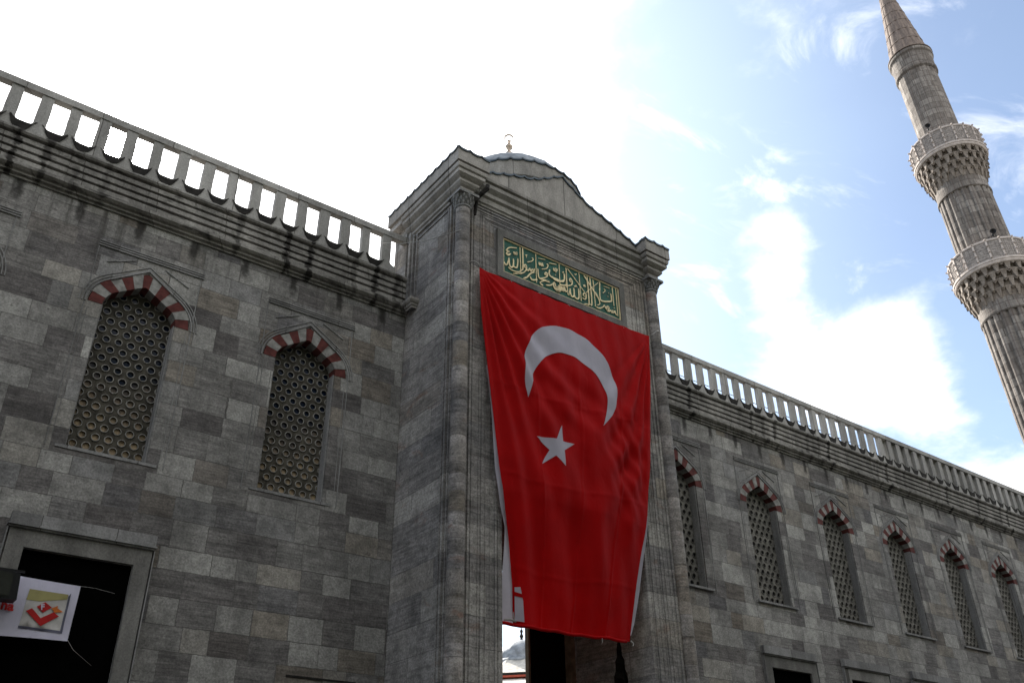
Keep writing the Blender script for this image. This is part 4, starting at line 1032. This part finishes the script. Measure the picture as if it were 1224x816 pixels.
def balcony(z0, z1, zp, ri, ro):
    mb = MB(); T = 4; n = 22; H = z1-z0; rd = random.Random(int(z0))
    mb.lathe([(ri, z0-.1), (ri+.04, z0+.15), (ri+.25*(ro-ri), z0+H*.45), (ro-.36, z1-.1)], n=52)
    def P(r, t_, z): return (r*cos(t_), r*sin(t_), z)
    for k in range(T):
        ra = ri+(ro-ri)*(k/T)**.7; rb = ri+(ro-ri)*((k+1)/T)**.7; zb = z0+H*(k+1)/T; za = z0+H*k/T
        mb.lathe([(ra-.2, zb-.10), (rb-.04, zb-.10), (rb-.02, zb), (ra-.2, zb)], n=66)
        for i in range(n):
            a = 2*pi*(i+.5*(k % 2))/n; h = pi/n; s_ = rd.uniform(.85, 1.1)
            # a pier with a drooping tip
            zt_, zm, zl = zb-.101, za+H/T*.30, za-.16*s_
            mb.add([P(ra-.14, a-h*.62, zt_), P(rb-.05, a-h*.55, zt_), P(rb-.05, a+h*.55, zt_), P(ra-.14, a+h*.62, zt_),
                    P(ra-.14, a-h*.45, zm), P(rb-.11, a-h*.38, zm), P(rb-.11, a+h*.38, zm), P(ra-.14, a+h*.45, zm),
                    P(ra-.03, a-h*.16, zl), P(ra+.06, a-h*.16, zl), P(ra+.06, a+h*.16, zl), P(ra-.03, a+h*.16, zl)],
                   [(0, 3, 2, 1), (0, 1, 5, 4), (1, 2, 6, 5), (2, 3, 7, 6), (4, 5, 9, 8), (5, 6, 10, 9), (6, 7, 11, 10), (8, 9, 10, 11), (3, 0, 4, 7), (7, 4, 8, 11)])
            # little hood between two piers
            c_ = a+h
            mb.add([P(rb-.06, c_-h*.5, zt_), P(rb-.03, c_, zt_), P(rb-.06, c_+h*.5, zt_), P(ra-.05, c_+h*.3, zt_), P(ra-.05, c_-h*.3, zt_), P((ra+rb)/2, c_, zt_-.16)],
                   [(0, 1, 5), (1, 2, 5), (2, 3, 5), (3, 4, 5), (4, 0, 5), (0, 4, 3, 2, 1)])
    b = lp('balcony', mb, M['muq'], MT)
    mb = MB(); mb.lathe([(ro-.25, z1-.12), (ro+.0, z1-.10), (ro+.05, z1-.02), (ro+.05, z1+.08), (ro+.10, z1+.10), (ro+.10, z1+.24), (ro+.02, z1+.27), (ro-.2, z1+.27)], n=64)
    mb.lathe([(ro-.08, zp-.14), (ro+.05, zp-.14), (ro+.07, zp-.06), (ro+.05, zp), (ro-.08, zp)], n=64)
    N = 20
    for i in range(N):
        a = 2*pi*(i+.3)/N; h = .022
        mb.loft([[(r*cos(a+s), r*sin(a+s), z) for r, s in ((ro-.07, -h), (ro+.06, -h), (ro+.06, h), (ro-.07, h))] for z in (z1+.27, zp-.13)])
    p = lp('parapet', mb, M['parapet'], b)
    mb = MB(); mb.lathe([(ro-.05, z1+.25), (ro+.0, z1+.25), (ro+.0, zp-.12), (ro-.05, zp-.12)], n=80); 
    for i in range(N*6):
        a = 2*pi*i/(N*6); mb.loft([[(r*cos(a+s), r*sin(a+s), z) for r, s in ((ro, -.004), (ro+.02, -.004), (ro+.02, .004), (ro, .004))] for z in (z1+.27, zp-.13)])
    for k in range(1, 8):
        z = z1+.27+(zp-z1-.4)*k/8; mb.lathe([(ro, z-.012), (ro+.018, z-.012), (ro+.018, z+.012), (ro, z+.012)], n=80)
    lp('lattice', mb, M['lattice'], p)
    mb = MB()
    for i in range(N):
        a = 2*pi*(i+.3)/N
        for z in (z1+.34, z1+.34+(zp-z1-.4)*.33, z1+.34+(zp-z1-.4)*.66, zp-.03):
            c, s = cos(a), sin(a); r = ro+.05
            mb.loft([[(r*c-s*d_, r*s+c*d_, z+e_) for d_, e_ in ((-.05, -.05), (.05, -.05), (.05, .05), (-.05, .05))], [((r+.13)*c-s*d_, (r+.13)*s+c*d_, z+e_) for d_, e_ in ((-.035, -.035), (.035, -.035), (.035, .035), (-.035, .035))]])
    lp('knob', mb, M['parapet'], p)['kind'] = 'stuff'
balcony(32.35, 34.4, 36.15, 1.78, 2.52)
balcony(42.35, 44.5, 46.25, 1.69, 2.36)
def speaker(x, y, z, yaw, label):
    t_ = thing('loudspeaker', label, 'loudspeaker', (x, y, z), 'loudspeakers on the minaret')
    t_.rotation_euler = (0, 0, yaw)
    mb = MB(); mb.smooth = True
    rings = [[(r*cos(2*pi*i/20), yy, r*sin(2*pi*i/20)) for i in range(20)] for r, yy in ((.06, .35), (.07, .1), (.12, -.15), (.30, -.38), (.31, -.40), (.28, -.38), (.1, -.16))]
    t_.scale = (.62, .62, .62)
    mb.loft(rings); lp('horn', mb, M['blackmetal'], t_)
    mb = MB(); mb.lathe([(.09, -.10), (.10, .10)], 0, .38, 12); lp('driver', mb, M['lampglass'], t_)
    mb = MB(); mb.box(-.03, .03, .2, .26, -1.1, -.05); lp('bracket', mb, M['blackmetal'], t_)
speaker(52.56, 7.89, 47.07, radians(-62), 'dark horn loudspeaker above the higher minaret balcony')
speaker(53.12, 6.35, 36.92, radians(-62), 'dark horn loudspeaker above the lower minaret balcony')


# ------------------------------------------------------------------ domed pavilion seen through the doorway
PV = thing('domed_pavilion', 'small lead domed pavilion seen through the gateway opening below the flag', 'pavilion', (24.29, 19.78, 0), None)
def hexa(r, a0=.35): return [(r*cos(a0+i*pi/4), r*sin(a0+i*pi/4)) for i in range(8)]
mb = MB(); mb.loft([[(x, y, z) for x, y in hexa(r)] for r, z in ((2.2, 0), (2.2, 7.7))]); lp('body', mb, M['sunstone'], PV)
for k, (r, z, h, mt) in enumerate(((3.3, 7.75, .06, 'redtrim'), (3.25, 7.82, .14, 'sunstone'), (2.3, 8.35, .08, 'redtrim'), (2.25, 8.44, .10, 'soot_and_shade'))):
    mb = MB(); mb.loft([[(x, y, z) for x, y in hexa(r)], [(x, y, z+h) for x, y in hexa(r-.02)]]); lp('eave', mb, M[mt], PV)
mb = MB(); mb.loft([[(x, y, z) for x, y in hexa(r)] for r, z in ((3.2, 7.96), (2.0, 8.35))]); mb.loft([[(x, y, z) for x, y in hexa(r)] for r, z in ((2.2, 8.545), (1.3, 9.1), (1.12, 9.3))]); lp('roof', mb, M['sunstone'], PV)
mb = MB(); mb.smooth = True; mb.lathe([(1.14, 9.15), (1.14, 9.32)]+[(1.08*cos(q), 9.32+.90*sin(q)) for q in [pi/2*k/10 for k in range(10)]]+[(.02, 10.22)], n=72, fn=lambda a, z: 1+.02*max(0, cos(a*14))**10)
dm2 = lp('dome', mb, M['leadpale'], PV)
mb = MB(); mb.smooth = True; mb.lathe([(.10, 10.15), (.05, 10.3), (.09, 10.4), (.04, 10.5), (.07, 10.62), (.02, 10.7), (.02, 11.4)], n=10); lp('finial', mb, M['soot_and_shade'], dm2)

# ------------------------------------------------------------------ unseen trees behind the camera, added to darken the lower facade
def leaves_mb(seed, R_, H, zc):
    rd = random.Random(seed); mb = MB(); cl = []
    for k in range(70):
        while True:
            p = Vector((rd.uniform(-1, 1), rd.uniform(-1, 1), rd.uniform(-1, 1)))
            if .35 < p.length < 1: break
        cl.append((Vector((p.x*R_, p.y*R_, zc+p.z*H)), rd.uniform(.8, 1.6)))
    for c, r in cl:
        for i in range(60):
            q = c+Vector((rd.gauss(0, .5), rd.gauss(0, .5), rd.gauss(0, .45)))*r
            a = Vector((rd.uniform(-1, 1), rd.uniform(-1, 1), rd.uniform(-1, 1))).normalized(); b_ = a.orthogonal().normalized()*.26; a = a*.30
            mb.add([q-a, q-b_, q+a, q+b_], [(0, 1, 2, 3)])
    return mb.mesh('crown', M['leaf'], recalc=False)
M['leaf'] = flat('blocker_leaf', (.045, .075, .022), .7, var=.35, scale=2)
M['bark'] = flat('blocker_bark', (.17, .15, .11), .9, var=.4)
CR = [leaves_mb(1, 5.4, 5.2, 11.0), leaves_mb(2, 5.8, 5.6, 11.4)]
mb = MB(); mb.tube([(0, 0, 0), (.1, 0, 3), (0, .1, 6), (.2, 0, 10), (.2, .1, 14)], [.5, .38, .33, .2, .05], 10)
for a in range(6):
    q = a*1.05; mb.tube([(0, 0, 5+a*.4), (1.6*cos(q), 1.6*sin(q), 7.5+a*.4), (3.6*cos(q), 3.6*sin(q), 10+a*.5)], [.2, .13, .04], 6)
TRK = mb.mesh('trunk', M['bark'])
rows = [(x, -27.3-.5*((i*3) % 3), 2) for i, x in enumerate((-28, -19, -10, -1, 8, 17, 26, 35, 44))]+[(x, -20.5-.7*((i*5) % 4), 0) for i, x in enumerate((-23, -14, -5, 4.5, 13.5, 22.5, 32, 41))]+[(x, -31.5-.6*((i*3) % 4), 1) for i, x in enumerate((-34, -24, -14.5, -5, 5, 14.5, 24, 34, 44, 54))]
for i, (x, y, k) in enumerate(rows):
    t_ = thing('blocker_tree', ('unseen leafy tree in the near row, added to shade the facade', 'unseen leafy tree in the far row, added to block low sky light', 'unseen low tree in the middle row, added to darken the lower facade')[k], 'tree', (x, y, 0), ('near row of added trees', 'far row of added trees', 'middle row of added low trees')[k])
    t_.rotation_euler.z = i*1.3; t_.scale = ((1.15, 1.15, 1.2), (1.4, 1.4, 1.05), (1.0, 1.0, .62))[k]
    lobj('trunk', TRK, t_); lobj('crown', CR[i % 2], t_)
# unseen wall behind the trees, added to block bright sky near the horizon
OW = thing('blocker_wall', 'plain coped stone wall out of view, added to block low sky light', 'wall', (5, -37, 0))
mb = MB(); mb.box(-60, 75, -37.4, -36.6, 0, 6.8)
part('wall', mb, M['wall'], OW)
mb = MB(); mb.sweep([(-60, -37), (75, -37)], [(-.55, 6.803), (.55, 6.803), (.55, 6.95), (0, 7.25), (-.55, 6.95)]); part('coping', mb, M['crown'], OW)

M['straw'] = flat('dry_grass', (.16, .14, .07), .8, var=.3)
for i, x in enumerate((.83, 2.93, 3.37, 3.76, 5.06, 5.49)):
    mb = MB(); rd = random.Random(i+20)
    for k in range(9):
        dx_ = rd.uniform(-.16, .16); h_ = rd.uniform(.05, .17); x0 = x+rd.uniform(-.03, .03)
        mb.tube([(x0, .03, 11.17), (x0+dx_*.4, .02, 11.17+h_*.7), (x0+dx_, .0, 11.17+h_)], [.004, .003, .001], 3)
    tag(part('grass_tuft', mb, M['straw'], None, at=(x, .03, 11.17)), 'wisp of dry grass growing in a scoop of the left balustrade', 'grass', 'dry grass on the left balustrade')
